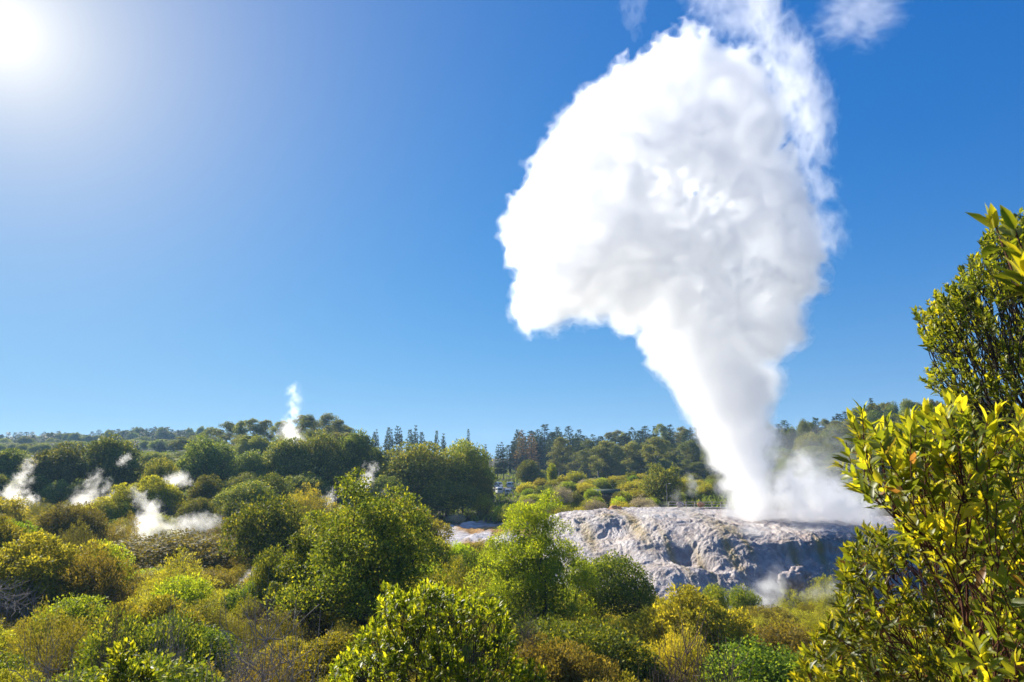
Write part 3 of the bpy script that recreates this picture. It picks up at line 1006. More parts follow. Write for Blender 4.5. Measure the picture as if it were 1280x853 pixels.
def grow(base, targets, g, step=0.5, wander=0.08, up=0.3, stem_to=None):
    """A branching skeleton from base to every target. Returns nodes, parents."""
    nodes = [np.array(base, float)]
    par = [-1]
    plen = [0.0]
    if stem_to is not None:
        n = max(2, int(np.linalg.norm(np.array(stem_to) - base) / step))
        for i in range(1, n + 1):
            nodes.append(base + (np.array(stem_to) - base) * i / n + g.normal(size=3) * wander * step * 0.5)
            par.append(len(nodes) - 2)
            plen.append(plen[-1] + step)
    T = np.asarray(targets, float)
    d0 = np.linalg.norm(T - nodes[0], axis=1)
    for k in np.argsort(d0):
        t = T[k]
        A = np.array(nodes)
        d = np.linalg.norm(A - t, axis=1)
        cost = d + 0.25 * np.array(plen) + np.where(np.linalg.norm(A - nodes[0], axis=1) > d0[k] * 0.92, 1e3, 0)
        j = int(np.argmin(cost))
        a = nodes[j]
        v = t - a
        dist = np.linalg.norm(v)
        m = max(1, int(dist / step))
        sag = np.cross(v, rand_dirs(g, 1)[0]) * wander
        last = j
        for i in range(1, m + 1):
            s = i / m
            p = a + v * s + (sag - np.array((0, 0, up * dist * 0.25))) * (s * (1 - s) * 1.6)
            nodes.append(p)
            par.append(last)
            plen.append(plen[last] + dist / m)
            last = len(nodes) - 1
    return np.array(nodes), np.array(par)


def skeleton_radii(par, r_tip, r_base, power=0.5):
    n = len(par)
    cnt = np.zeros(n)
    kids = np.zeros(n, int)
    for i in range(1, n):
        kids[par[i]] += 1
    cnt[kids == 0] = 1
    for i in range(n - 1, 0, -1):
        cnt[par[i]] += cnt[i]
    r = cnt ** power
    return r_tip + (r_base - r_tip) * (r - 1) / max(r.max() - 1, 1e-6), kids


def tubes_np(nodes, par, rad, sides=5):
    A = nodes[par[1:]]
    B = nodes[1:]
    ra = np.minimum(rad[par[1:]], rad[1:] * 1.6)
    rb = rad[1:]
    D = unit(B - A)
    ref = np.where(np.abs(D[:, 2:3]) > 0.9, np.array([[1.0, 0, 0]]), np.array([[0, 0, 1.0]]))
    U = unit(np.cross(D, ref))
    W = np.cross(D, U)
    n = len(A)
    ang = np.arange(sides) / sides * 2 * math.pi
    c, s = np.cos(ang), np.sin(ang)
    ring = U[:, None] * c[None, :, None] + W[:, None] * s[None, :, None]
    B2 = B + D * (rb * 0.4)[:, None]
    V = np.concatenate([A[:, None] + ring * ra[:, None, None], B2[:, None] + ring * rb[:, None, None]], 1).reshape(-1, 3)
    b = (np.arange(n) * 2 * sides)[:, None]
    i = np.arange(sides)[None]
    j = (np.arange(sides)[None] + 1) % sides
    F = np.stack([b + i, b + j, b + sides + j, b + sides + i], -1).reshape(-1, 4)
    return V, F


def branches(name, nodes, par, rad, mat, parent=None, sides=5):
    V, F = tubes_np(nodes, par, rad, sides)
    return mesh_np(name, V, F, mat, parent, True)


def spread_dirs(g, n, zmin=-0.3, tries=12):
    out = []
    for _ in range(n):
        c = rand_dirs(g, tries * 3)
        c = c[c[:, 2] > zmin][:tries]
        if out:
            d = np.min(np.linalg.norm(c[:, None] - np.array(out)[None], axis=2), axis=1)
            out.append(c[np.argmax(d)])
        else:
            out.append(c[0])
    return np.array(out)


def clump_leaves(g, C, Rc, per, leaf, ratio=0.55, droop=0.0, inner=0.15, up_bias=0.25, squash=1.0):
    """Leaves over the outside of round clumps C, Rc."""
    k = len(C)
    d = rand_dirs(g, k * per)
    d[:, 2] = np.where(d[:, 2] < -0.45, -d[:, 2], d[:, 2])
    c = np.repeat(C, per, 0)
    r = np.repeat(Rc, per)
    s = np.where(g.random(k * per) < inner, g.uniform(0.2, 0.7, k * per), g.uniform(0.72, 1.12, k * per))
    P = c + d * (r * s)[:, None] * np.array((1, 1, squash))
    D = unit(d * 0.8 + g.normal(size=d.shape) * 0.6 + np.array((0, 0, up_bias - droop)))
    N = unit(d + g.normal(size=d.shape) * 0.36 + np.array((0, 0, 0.35)))
    L = leaf * g.uniform(0.7, 1.3, k * per)
    tint = np.clip(0.45 + g.normal(size=k * per) * 0.18 + 0.42 * (s > 1.0) * g.random(k * per) + np.repeat(g.normal(size=k) * 0.10, per), 0, 1)  # outermost leaves brighter: new growth, plus a sunlit rim put into the colour
    return P, D, N, L, L * ratio, tint


def dome_tree(seed, W, H, z0, n_cl, n_sub, per, leaf, mat, bark, name, cat_parent, r_cl=0.21, zmin=-0.35, lobes=1.0, top=1.0, trunk_r=0.22, droop=0.0, ratio=0.55, squash=0.85, shape="card"):
    """Broad crown: clumps on a dome, each carrying smaller clumps; trunk and limbs reach into it."""
    g = np.random.default_rng(seed)
    ch = (H - z0)
    ctr = np.array((0, 0, z0 + ch * 0.48))
    dirs = spread_dirs(g, n_cl, zmin)
    rad = 1 + g.normal(size=n_cl) * 0.10 * lobes
    shp = np.array((W / 2, W / 2, ch * 0.52))
    C = ctr + dirs * shp * (rad * (1 - r_cl * 1.35))[:, None]
    C[:, :2] *= np.clip(1.0 - (1 - top) * (C[:, 2:3] - z0) / ch, 0.1, 1)
    Rc = W * r_cl * g.uniform(0.75, 1.2, n_cl) * np.clip(1.0 - (1 - top) * 0.6 * (C[:, 2] - z0) / ch, 0.3, 1)
    Cs, Rs = [], []
    for c, r in zip(C, Rc):
        e = spread_dirs(g, n_sub, -0.5, 5)
        Cs.append(c + e * r * 0.72 * np.array((1, 1, squash)))
        Rs.append(r * g.uniform(0.30, 0.50, n_sub))
    Cs, Rs = np.concatenate(Cs), np.concatenate(Rs)
    P, D, N, L, Wd, t = clump_leaves(g, Cs, Rs, per, leaf, ratio, droop)
    # sparse inner leaves so that the crown is not hollow
    ni = len(P) // 8
    q = rand_dirs(g, ni) * (g.random(ni) ** 0.5)[:, None] * 0.72
    Pi = ctr + q * shp
    Pi[:, :2] *= np.clip(1.0 - (1 - top) * (Pi[:, 2:3] - z0) / ch, 0.1, 1)
    P = np.concatenate([P, Pi])
    D = np.concatenate([D, rand_dirs(g, ni)])
    N = np.concatenate([N, rand_dirs(g, ni)])
    L = np.concatenate([L, np.full(ni, leaf * 1.5)])
    Wd = np.concatenate([Wd, np.full(ni, leaf * 1.0)])
    t = np.concatenate([t, g.random(ni) * 0.3])
    foliage("crown", P, D, N, L, Wd, t, mat, cat_parent, shape)
    nodes, par = grow(np.zeros(3), C * np.array((0.9, 0.9, 0.95)), g, step=H / 14, wander=0.10, stem_to=np.array((0.02 * W, 0, z0 + ch * 0.12)))
    rr, _ = skeleton_radii(par, trunk_r * 0.12, trunk_r)
    branches("trunk", nodes, par, rr, bark, cat_parent, 6)
    return cat_parent


def conifer(seed, H, W, mat, root, tiers=26, per=46, base=0.12, spire=1.0, gap=0.0):
    g = np.random.default_rng(seed)
    P, D, N, L, t = [], [], [], [], []
    bn, bp = [np.zeros(3)], [-1]
    zs = np.linspace(0, H, 9)
    for z in zs[1:]:
        bn.append(np.array((g.normal() * 0.03, g.normal() * 0.03, z)))
        bp.append(len(bn) - 2)
    for k in range(tiers):
        f = k / (tiers - 1)
        z = H * (base + (0.985 - base) * f)
        if gap and g.random() < gap:
            continue
        r = W / 2 * (1 - f) ** (0.75 * spire) * g.uniform(0.75, 1.12) + 0.12
        if f < 0.12:
            r *= 0.5 + f * 4
        nb = max(3, int(4 + 5 * (1 - f)))
        a0 = g.random() * 6.28
        for b in range(nb):
            a = a0 + b * 6.283 / nb + g.normal() * 0.25
            rr = r * g.uniform(0.65, 1.15)
            d = np.array((math.cos(a), math.sin(a), -0.22 + 0.5 * f))
            m = max(5, int(per * (0.25 + 0.75 * (1 - f)) / 3))
            s = g.random(m) ** 0.7
            p = np.array((0, 0, z)) + d * (rr * s)[:, None] + g.normal(size=(m, 3)) * 0.10 * rr * (0.4 + s[:, None]) * np.array((1, 1, 0.6))
            P.append(p)
            D.append(unit(d + g.normal(size=(m, 3)) * 0.45 + np.array((0, 0, 0.15))))
            N.append(unit(np.array((0, 0, 1.0)) + g.normal(size=(m, 3)) * 0.6))
            L.append(np.full(m, H * 0.040) * g.uniform(0.7, 1.4, m))
            t.append(np.clip(0.4 + g.normal(size=m) * 0.2 + 0.25 * (s > 0.8), 0, 1))
    P, D, N, L, t = (np.concatenate(x) for x in (P, D, N, L, t))
    foliage("crown", P, D, N, L, L * 0.45, t, mat, root)
    bn, bp = np.array(bn), np.array(bp)
    branches("trunk", bn, bp, np.linspace(H * 0.014, H * 0.002, len(bn)), M["bark"], root, 6)
    return root


def eucalypt(seed, H, W, mat, root, n_cl=17, per=34, z0=0.38):
    """Tall pale trunk, separate rounded heads of foliage with gaps between them."""
    g = np.random.default_rng(seed)
    C, Rc = [], []
    for i in range(n_cl):
        f = i / (n_cl - 1)
        z = H * (z0 + (0.95 - z0) * f)
        r = W / 2 * math.sin(math.pi * (0.18 + 0.72 * f)) * g.uniform(0.25, 0.95)
        a = g.random() * 6.283
        C.append((r * math.cos(a), r * math.sin(a), z))
        Rc.append(W * g.uniform(0.13, 0.22))
    C, Rc = np.array(C), np.array(Rc)
    Cs, Rs = [], []
    for c, r in zip(C, Rc):
        e = spread_dirs(g, 9, -0.3, 4)
        Cs.append(c + e * r * 0.75 * np.array((1.0, 1.0, 1.0)))
        Rs.append(r * g.uniform(0.34, 0.56, 9))
    P, D, N, L, Wd, t = clump_leaves(g, np.concatenate(Cs), np.concatenate(Rs), per, H * 0.022, 0.55, 0.1, squash=0.95)
    foliage("crown", P, D, N, L, Wd, t, mat, root)
    nodes, par = grow(np.zeros(3), C, g, step=H / 16, wander=0.12, stem_to=np.array((g.normal() * 0.02 * H, 0, H * 0.55)))
    rr, _ = skeleton_radii(par, H * 0.002, H * 0.014)
    branches("trunk", nodes, par, rr, M["pale_bark"], root, 6)
    return root


def feathery(seed, W, H, n_spray, per, leaf, mat, root, stem_mat, spread=1.0, ratio=0.30, upright=0.5, z0=0.05, bare=0.0, rough=0.25):
    """Manuka-like scrub: fine sprays fanning up and out from many thin stems."""
    g = np.random.default_rng(seed)
    n = n_spray
    d = spread_dirs(g, n, -0.12, 8)
    lump = 1 + 0.16 * np.sin(d[:, 0] * 5 + g.random() * 6) + 0.14 * np.sin(d[:, 1] * 6 + g.random() * 6) + g.normal(size=n) * 0.08
    tip = d * np.array((W / 2, W / 2, H * 0.92)) * lump[:, None]
    tip[:, 2] = np.maximum(tip[:, 2], H * z0)
    ln = W * g.uniform(0.16, 0.30, n)
    ax = unit(d * np.array((1, 1, 0.6)) + np.array((0, 0, upright)) + g.normal(size=(n, 3)) * 0.22)
    s = g.random((n, per)) ** 0.8
    wid = (0.30 * (1 - s) + 0.06) * ln[:, None]
    off = g.normal(size=(n, per, 3)) * wid[..., None] * 0.75
    P = tip[:, None] - ax[:, None] * (ln[:, None] * (1 - s))[..., None] + off
    D = unit(ax[:, None] * 1.0 + off / (wid[..., None] + 1e-6) * 0.55 + g.normal(size=(n, per, 3)) * rough)
    N = unit(d[:, None] + g.normal(size=(n, per, 3)) * 0.7 + np.array((0, 0, 0.4)))
    tint = np.clip(0.35 + 0.3 * s + g.normal(size=(n, per)) * 0.14 + (g.normal(size=n) * 0.13)[:, None], 0, 1)
    P, D, N, tint = P.reshape(-1, 3), D.reshape(-1, 3), N.reshape(-1, 3), tint.ravel()
    keep = P[:, 2] > -0.1
    L = leaf * g.uniform(0.7, 1.4, len(P))
    foliage("foliage", P[keep], D[keep], N[keep], L[keep], L[keep] * ratio, tint[keep], mat, root)
    T = (tip - ax * ln[:, None] * 0.4)[:: max(1, n // 70)]
    nodes, par = grow(np.array((0, 0, -0.3)), T, g, step=W / 9, wander=0.12, up=-0.2)
    rr, _ = skeleton_radii(par, W * 0.0022, W * 0.012)
    branches("stem", nodes, par, rr, stem_mat, root, 4)
    return root


def twiggy(seed, W, H, n, mat, root, r=0.006, droop=0.0, name="branch", up=-0.1):
    """Leafless tangle of fine twigs."""
    g = np.random.default_rng(seed)
    d = spread_dirs(g, n // 3, -0.05, 6)
    T1 = d * np.array((W / 2, W / 2, H)) * g.uniform(0.6, 1.0, (len(d), 1))
    nodes, par = grow(np.array((0, 0, -0.2)), T1, g, step=W / 10, wander=0.18, up=up)
    m = n
    k = g.integers(len(nodes) // 4, len(nodes), m)
    T2 = nodes[k] + unit(d[g.integers(0, len(d), m)] + rand_dirs(g, m) * 0.9 + np.array((0, 0, 0.25 - droop))) * (W * g.uniform(0.10, 0.28, m))[:, None]
    n0 = len(nodes)
    nn, pp = [nodes], [par]
    idx = n0
    for a in range(m):
        v = T2[a] - nodes[k[a]]
        mid = nodes[k[a]] + v * 0.5 + rand_dirs(g, 1)[0] * np.linalg.norm(v) * 0.12
        nn.append(np.stack([mid, T2[a]]))
        pp.append(np.array([k[a], idx]))
        idx += 2
    nodes, par = np.concatenate(nn), np.concatenate(pp)
    cnt, _ = skeleton_radii(par, r, r * 5.5)
    branches(name, nodes, par, cnt, mat, root, 4)
    return root


def place(proto, x, y, z=None, w=1.0, h=1.0, rz=None, label=None, group=None, first=False):
    o = proto if first else copy_tree(proto)
    o.location = (x, y, ground_z(x, y) - 0.05 if z is None else z)
    o.rotation_euler = (0, 0, random.uniform(0, 6.28) if rz is None else rz)
    o.scale = (w * random.uniform(0.82, 1.2), w * random.uniform(0.82, 1.2), h)
    if h < 1.6:
        o.rotation_euler.x, o.rotation_euler.y = random.uniform(-0.1, 0.1), random.uniform(-0.1, 0.1)
    if label:
        o["label"] = label
    if group:
        o["group"] = group
    elif "group" in o:
        del o["group"]
    return o


class Kind:
    """A prototype of real size W x H that is moved to its first place and copied to the others."""

    def __init__(self, name, cat, W, H, build):
        self.root = empty(name)
        tag(self.root, "x", cat)
        self.W, self.H, self.used = W, H, False
        build(self.root)
        self.n = 0

    def put(self, x, y, w, h, label, group=None, rz=None, sink=0.05):
        f = not self.used
        self.used = True
        self.n += 1
        return place(self.root, x, y, ground_z(x, y) - sink, w / self.W, h / self.H, rz, label, group, f)

    def put_px(self, px, top, wpx, Y, label, group=None, rz=None, hmin=0.5):
        """The plant at distance Y whose crown top is seen at (px, top) and whose crown is wpx photo pixels wide."""
        p = at(px, top, Y)
        h = max(hmin, p[2] - ground_z(p[0], Y))
        return self.put(p[0], Y, wpx * Y / FPX, h, label, group, rz)
# ------------------------------------------------------------------ plants: the kinds
def dome(seed, W, H, z0, n_cl, n_sub, per, leaf, mat, bark=None, **kw):
    return lambda root: dome_tree(seed, W, H, z0, n_cl, n_sub, per, leaf, M[mat], bark or M["bark"], "crown", root, **kw)


FOREST = [Kind("forest_tree", "tree", 12, 14, dome(11, 12, 14, 1.2, 26, 12, 58, 0.42, "forest", r_cl=0.2, lobes=1.4, top=0.85)),
          Kind("forest_tree", "tree", 12, 14, dome(12, 12, 14, 1.5, 20, 14, 60, 0.44, "forest", r_cl=0.25, lobes=1.9)),
          Kind("forest_tree", "tree", 12, 14, dome(13, 12, 14, 1.0, 32, 11, 54, 0.40, "forest", r_cl=0.19, lobes=1.7, top=0.7))]
FBRIGHT = [Kind("olive_tree", "tree", 12, 13, dome(14, 12, 13, 0.8, 30, 11, 56, 0.42, "forest_bright", lobes=1.2)),
           Kind("olive_tree", "tree", 12, 13, dome(15, 12, 13, 0.8, 22, 13, 58, 0.42, "forest_bright", r_cl=0.23, lobes=1.6))]
EUC = [Kind("eucalypt_tree", "tree", 9, 18, lambda r: eucalypt(21, 18, 9, M["eucalypt"], r, 24, 48, 0.3)),
       Kind("eucalypt_tree", "tree", 9, 18, lambda r: eucalypt(22, 18, 9, M["eucalypt"], r, 28, 46, 0.2)),
       Kind("eucalypt_tree", "tree", 9, 18, lambda r: eucalypt(23, 18, 9, M["eucalypt"], r, 22, 50, 0.36))]
CON = [Kind("conifer_tree", "tree", 7, 24, lambda r: conifer(31, 24, 7, M["conifer"], r)),
       Kind("conifer_tree", "tree", 7, 24, lambda r: conifer(32, 24, 7, M["conifer"], r, 22, 50, 0.2, 0.8)),
       Kind("conifer_tree", "tree", 6, 24, lambda r: conifer(33, 24, 6, M["conifer"], r, 28, 40, 0.08, 1.2)),
       Kind("conifer_tree", "tree", 8, 24, lambda r: conifer(37, 24, 8, M["conifer"], r, 24, 52, 0.25, 0.55, 0.1)),
       Kind("conifer_tree", "tree", 7, 24, lambda r: conifer(38, 24, 7, M["conifer"], r, 30, 44, 0.15, 0.9, 0.08))]
RUSTY = Kind("rusty_conifer", "tree", 7, 24, lambda r: conifer(34, 24, 7, M["rusty"], r, 24, 44, 0.1, 0.6))
SPIN = [Kind("spindly_conifer", "tree", 6, 24, lambda r: conifer(35, 24, 6, M["conifer"], r, 24, 60, 0.22, 0.6, 0.12)),
        Kind("spindly_conifer", "tree", 6, 24, lambda r: conifer(36, 24, 6, M["conifer"], r, 22, 60, 0.3, 0.7, 0.12))]
HILL = [Kind("hill_shrub", "shrub", 5, 3.2, dome(41, 5, 3.2, 0.1, 24, 8, 34, 0.21, "bright", zmin=-0.1, lobes=1.3)),
        Kind("hill_shrub", "shrub", 5, 3.2, dome(42, 5, 3.2, 0.1, 20, 9, 34, 0.21, "forest_bright", zmin=-0.1, lobes=1.5)),
        Kind("hill_shrub", "shrub", 5, 3.2, dome(43, 5, 3.2, 0.1, 24, 8, 34, 0.19, "manuka", zmin=-0.1, lobes=1.3))]
GREYS = Kind("grey_shrub", "shrub", 4, 2.2, dome(44, 4, 2.2, 0.05, 20, 8, 36, 0.16, "grey", zmin=-0.1, lobes=1.3, ratio=0.3))
MAN = [Kind("manuka_shrub", "shrub", 4, 2.8, lambda r, s=s, a=a: feathery(s, 4, 2.8, *a[:3], M["manuka"], r, M["dead_brown"], **a[3])) for s, a in (
    (51, (320, 110, 0.088, {"upright": 0.35})), (52, (280, 120, 0.088, {"upright": 0.6})), (53, (340, 100, 0.085, {"upright": 0.2})), (54, (280, 120, 0.092, {"upright": 0.4, "rough": 0.35})))]
BRO = [Kind("bronze_shrub", "shrub", 4, 2.6, lambda r, s=s: feathery(s, 4, 2.6, 320, 105, 0.085, M["brown"], r, M["dead_brown"], upright=0.4)) for s in (61, 62)]
RND = [Kind("rounded_shrub", "shrub", 4, 2.6, dome(73, 4, 2.6, 0.05, 24, 13, 80, 0.12, "manuka", zmin=-0.2, lobes=1.6, trunk_r=0.06, ratio=0.4, r_cl=0.17)),
       Kind("rounded_shrub", "shrub", 4, 2.6, dome(74, 4, 2.6, 0.05, 20, 14, 84, 0.12, "dense", zmin=-0.2, lobes=1.8, trunk_r=0.06, ratio=0.4, r_cl=0.2)),
       Kind("rounded_shrub", "shrub", 4, 2.6, dome(75, 4, 2.6, 0.05, 24, 12, 80, 0.11, "brown", zmin=-0.2, lobes=1.6, trunk_r=0.06, ratio=0.4, r_cl=0.18))]
GRN = [Kind("green_shrub", "shrub", 3, 2.6, dome(71, 3, 2.6, 0.1, 22, 9, 44, 0.10, "bright", zmin=-0.15, lobes=1.4, trunk_r=0.06)),
       Kind("green_shrub", "shrub", 3, 2.6, dome(72, 3, 2.6, 0.1, 26, 9, 44, 0.095, "dense", zmin=-0.15, lobes=1.2, trunk_r=0.06))]
DEAD = [Kind("dead_shrub", "dead shrub", 3, 2.0, lambda r: twiggy(81, 3, 2.0, 420, M["dead"], r, 0.005)),
        Kind("dead_shrub", "dead shrub", 3, 2.0, lambda r: twiggy(82, 3, 2.0, 520, M["dead_brown"], r, 0.005, up=-0.3))]

# ------------------------------------------------------------------ the dark forest on the flat beyond the scrub
G1 = "dark broadleaf trees of the valley forest"
named = [
    (12, 560, 82, 148, 0, "dark dense tree at the forest edge, outermost beside the steam drifts"),
    (83, 560, 74, 146, 1, "dark dome-shaped tree standing between two rising steam curls"),
    (150, 547, 92, 150, 2, "tallest dark round tree of the steaming forest edge"),
    (205, 574, 56, 152, 0, "shorter dark tree beside the tallest round one, steam puff before it"),
    (262, 552, 74, 155, 1, "dark broad tree standing alone-crowned under the bright skyline trees"),
    (318, 566, 66, 152, 2, "dark green tree under the tall slender steam column"),
    (352, 548, 66, 152, 0, "tall dark tree whose crown meets the slender steam column"),
    (398, 545, 66, 152, 1, "tall dark tree with trailing foliage down its whole front"),
    (440, 541, 62, 156, 2, "tall dark tree next to the row of spindly conifers"),
    (468, 560, 40, 160, 0, "dark narrow tree filling the gap before the spindly conifers"),
]
for px, ty, wpx, Y, k, lab in named:
    FOREST[k].put_px(px, ty, wpx * 0.98, Y, lab)
named = [
    (527, 557, 108, 150, 0, "big domed olive green tree with sunlit top, broadest of the forest"),
    (580, 556, 80, 153, 1, "domed olive tree with pale grey-green flank beside the white vans"),
    (598, 590, 34, 147, 0, "rounded olive tree low before the white vans"),
    (560, 604, 66, 143, 1, "low olive tree at the back of the pale sinter flat"),
    (658, 576, 26, 232, 0, "small yellowish tree above the white vans"),
    (668, 588, 28, 232, 1, "small dark olive tree at the hill foot above the white vans"),
    (310, 603, 80, 122, 0, "pale sunlit tree in front of the dark trailing forest"),
    (345, 596, 40, 128, 1, "small greyish tree tucked before the dark trailing forest"),
    (258, 596, 34, 128, 0, "small pale green tree leaning out before the dark forest"),
    (195, 578, 36, 138, 1, "yellow-green tree top catching sun among dark crowns"),
    (247, 624, 46, 112, 0, "low pale green tree at the edge of the steam bank"),
]
for px, ty, wpx, Y, k, lab in named:
    FBRIGHT[k].put_px(px, ty, wpx * 1.05, Y, lab)
g = np.random.default_rng(91)
for i in range(46):
    px = g.uniform(-40, 572)
    Y = g.uniform(162, 205)
    top = np.interp(px, [0, 150, 230, 300, 420, 480, 640], [577, 575, 584, 574, 566, 580, 582]) + g.uniform(-3, 9)
    (FOREST if g.random() < 0.75 else FBRIGHT)[int(g.integers(0, 2))].put_px(px, top, g.uniform(52, 76), Y, "dark tree packed in the valley forest behind the front row of crowns", G1)
for i in range(26):                                   # lower front skirt, closing the forest edge
    px = g.uniform(-30, 585)
    FOREST[int(g.integers(0, 3))].put_px(px, g.uniform(592, 612), g.uniform(40, 60), g.uniform(136, 146), "low dark tree closing the shaded foot of the valley forest", "low trees at the forest foot")

# the wooded rise behind, under the slender steam column
G2 = "pale eucalypts on the wooded rise behind the forest"
for px, ty in ((232, 549), (250, 541), (268, 535), (284, 531), (300, 527), (316, 526), (332, 525), (346, 526), (376, 522), (392, 521), (408, 521), (420, 526), (432, 534)):
    EUC[int(g.integers(0, 3))].put_px(px + g.uniform(-3, 3), ty + g.uniform(-2, 3), g.uniform(26, 40), g.uniform(285, 325), "pale eucalypt on the skyline of the wooded rise behind the dark forest", "skyline eucalypts of the wooded rise")
for i in range(44):
    px = g.uniform(190, 450)
    Y = g.uniform(225, 285)
    top = np.interp(px, [190, 240, 300, 400, 450], [566, 556, 542, 536, 545]) + g.uniform(0, 16)
    (EUC[int(g.integers(0, 3))] if g.random() < 0.6 else FBRIGHT[int(g.integers(0, 2))]).put_px(px, top, g.uniform(28, 42), Y, "pale olive tree on the slope of the wooded rise behind the dark forest", G2)

# the far ridge
for i in range(120):
    px = -30 + 290 * (i + g.random()) / 120
    Y = g.uniform(600, 690)
    top = np.interp(px, [-30, 0, 60, 120, 190, 240, 270], [547, 544, 541, 540, 536, 536, 536]) + g.uniform(-3, 6)
    (CON[int(g.integers(0, 3))] if g.random() < 0.65 else FOREST[0]).put_px(px, top, g.uniform(11, 19), Y, "hazy blue tree along the top of the far ridge", "trees along the top of the far ridge")
for i in range(170):
    px = g.uniform(-40, 270)
    Y = g.uniform(380, 590)
    top = np.interp(Y, [380, 590], [566, 548]) + g.uniform(0, 6)
    (FBRIGHT[int(g.integers(0, 2))] if g.random() < 0.35 else FOREST[int(g.integers(0, 3))] if g.random() < 0.6 else CON[int(g.integers(0, 5))]).put_px(px, top - g.uniform(-3, 6), g.uniform(12, 20), Y, "small hazy tree on the slope of the far ridge", "trees on the slope of the far ridge", hmin=7)

# spindly conifers standing above the domed trees
for px, ty, wpx in ((466, 540, 11), (474, 537, 10), (482, 534, 11), (490, 537, 10), (497, 533, 12), (506, 535, 11), (515, 537, 12), (520, 532, 11), (531, 540, 13), (545, 538, 10), (553, 542, 11), (560, 548, 8)):
    SPIN[int(g.integers(0, 2))].put_px(px, ty, wpx, g.uniform(255, 285), "thin see-through conifer in the row above the domed olive trees", "spindly conifers above the domed trees")
CON[1].put_px(586, 537, 11, 270, "lone pointed conifer standing up between domed tree and dark wood")
for px, ty in ((622, 556), (630, 553), (605, 556)):
    SPIN[0].put_px(px, ty, 12, 300, "short sparse conifer just before the dark conifer wood begins", "sparse conifers before the conifer wood")

# the conifer wood behind the hill
sky_pts = ([636, 660, 680, 700, 720, 740, 760, 790, 820, 860, 900, 960, 1000], [541, 535, 531, 533, 535, 540, 538, 536, 535, 530, 527, 528, 528])
for i in range(60):
    px = 638 + 350 * (i + g.random() * 1.6) / 60
    (CON[int(g.integers(0, 5))] if g.random() < 0.8 else EUC[int(g.integers(0, 3))]).put_px(px, np.interp(px, *sky_pts) + g.uniform(-3, 11), g.uniform(18, 30), g.uniform(380, 430), "dark tree along the skyline of the wood behind the scrub hill", "skyline trees of the wood behind the scrub hill")
for i in range(56):
    px = g.uniform(636, 960)
    CON[int(g.integers(0, 5))].put_px(px, np.interp(px, *sky_pts) + g.uniform(8, 26), g.uniform(24, 36), g.uniform(325, 378), "dark conifer below the skyline of the wood behind the scrub hill", "inner conifers behind the scrub hill", hmin=8)
for px, ty, lab in ((652, 538, "rusty brown dying conifer at the near end of the dark wood"), (664, 543, "second rusty conifer, half hidden behind the dying one")):
    RUSTY.put_px(px, ty, 20, 350, lab)
for px, ty in ((700, 548), (735, 552), (748, 560), (762, 552), (775, 556), (790, 552), (806, 556), (818, 548), (834, 552), (842, 560), (856, 552), (868, 556), (880, 560), (890, 554), (905, 556), (722, 566), (800, 572), (826, 574), (850, 580), (872, 578), (760, 575), (778, 580)):
    EUC[int(g.integers(0, 3))].put_px(px + g.uniform(-3, 3), ty, g.uniform(28, 40), g.uniform(270, 318), "pale tawny eucalypt in front of the dark conifer wood", "eucalypts before the conifer wood", hmin=6)
for i in range(34):
    px = g.uniform(770, 960)
    FBRIGHT[int(g.integers(0, 2))].put_px(px, g.uniform(592, 612), g.uniform(18, 30), g.uniform(175, 250), "green bush under the eucalypts behind the boardwalk", "bushes behind the boardwalk", hmin=2.5)

# the ridge behind the geyser and the leafy bush
rs = ([955, 975, 1000, 1040, 1062, 1085, 1100, 1130, 1150, 1175, 1200, 1320], [536, 533, 529, 520, 514, 504, 505, 503, 502, 500, 497, 492])
for i in range(40):
    px = 958 + 300 * (i + g.random() * 0.8) / 40
    k = FOREST[int(g.integers(0, 3))] if g.random() < 0.5 else (EUC[int(g.integers(0, 3))] if g.random() < 0.5 else CON[int(g.integers(0, 3))])
    k.put_px(px, np.interp(px, *rs) + g.uniform(-2, 5), g.uniform(16, 27), g.uniform(285, 320), "dark tree on the skyline of the ridge behind the geyser steam", "skyline trees of the ridge behind the geyser")
CON[0].put_px(1085, 498, 15, 280, "pointed conifer standing above the ridge next to the leafy bush tips")
EUC[1].put_px(1131, 502, 24, 275, "round-headed open tree on the ridge just above the leafy bush")
for i in range(120):
    px = g.uniform(960, 1290)
    Y = g.uniform(165, 285)
    top = np.interp(px, *rs) + np.interp(Y, [165, 285], [66, 10]) + g.uniform(-4, 10)
    (FOREST[int(g.integers(0, 3))] if g.random() < 0.55 else (FBRIGHT[int(g.integers(0, 2))] if g.random() < 0.5 else EUC[int(g.integers(0, 3))])).put_px(px, top, g.uniform(26, 40), Y, "tree on the wooded slope of the ridge behind the geyser steam", "slope trees of the ridge behind the geyser", hmin=5)

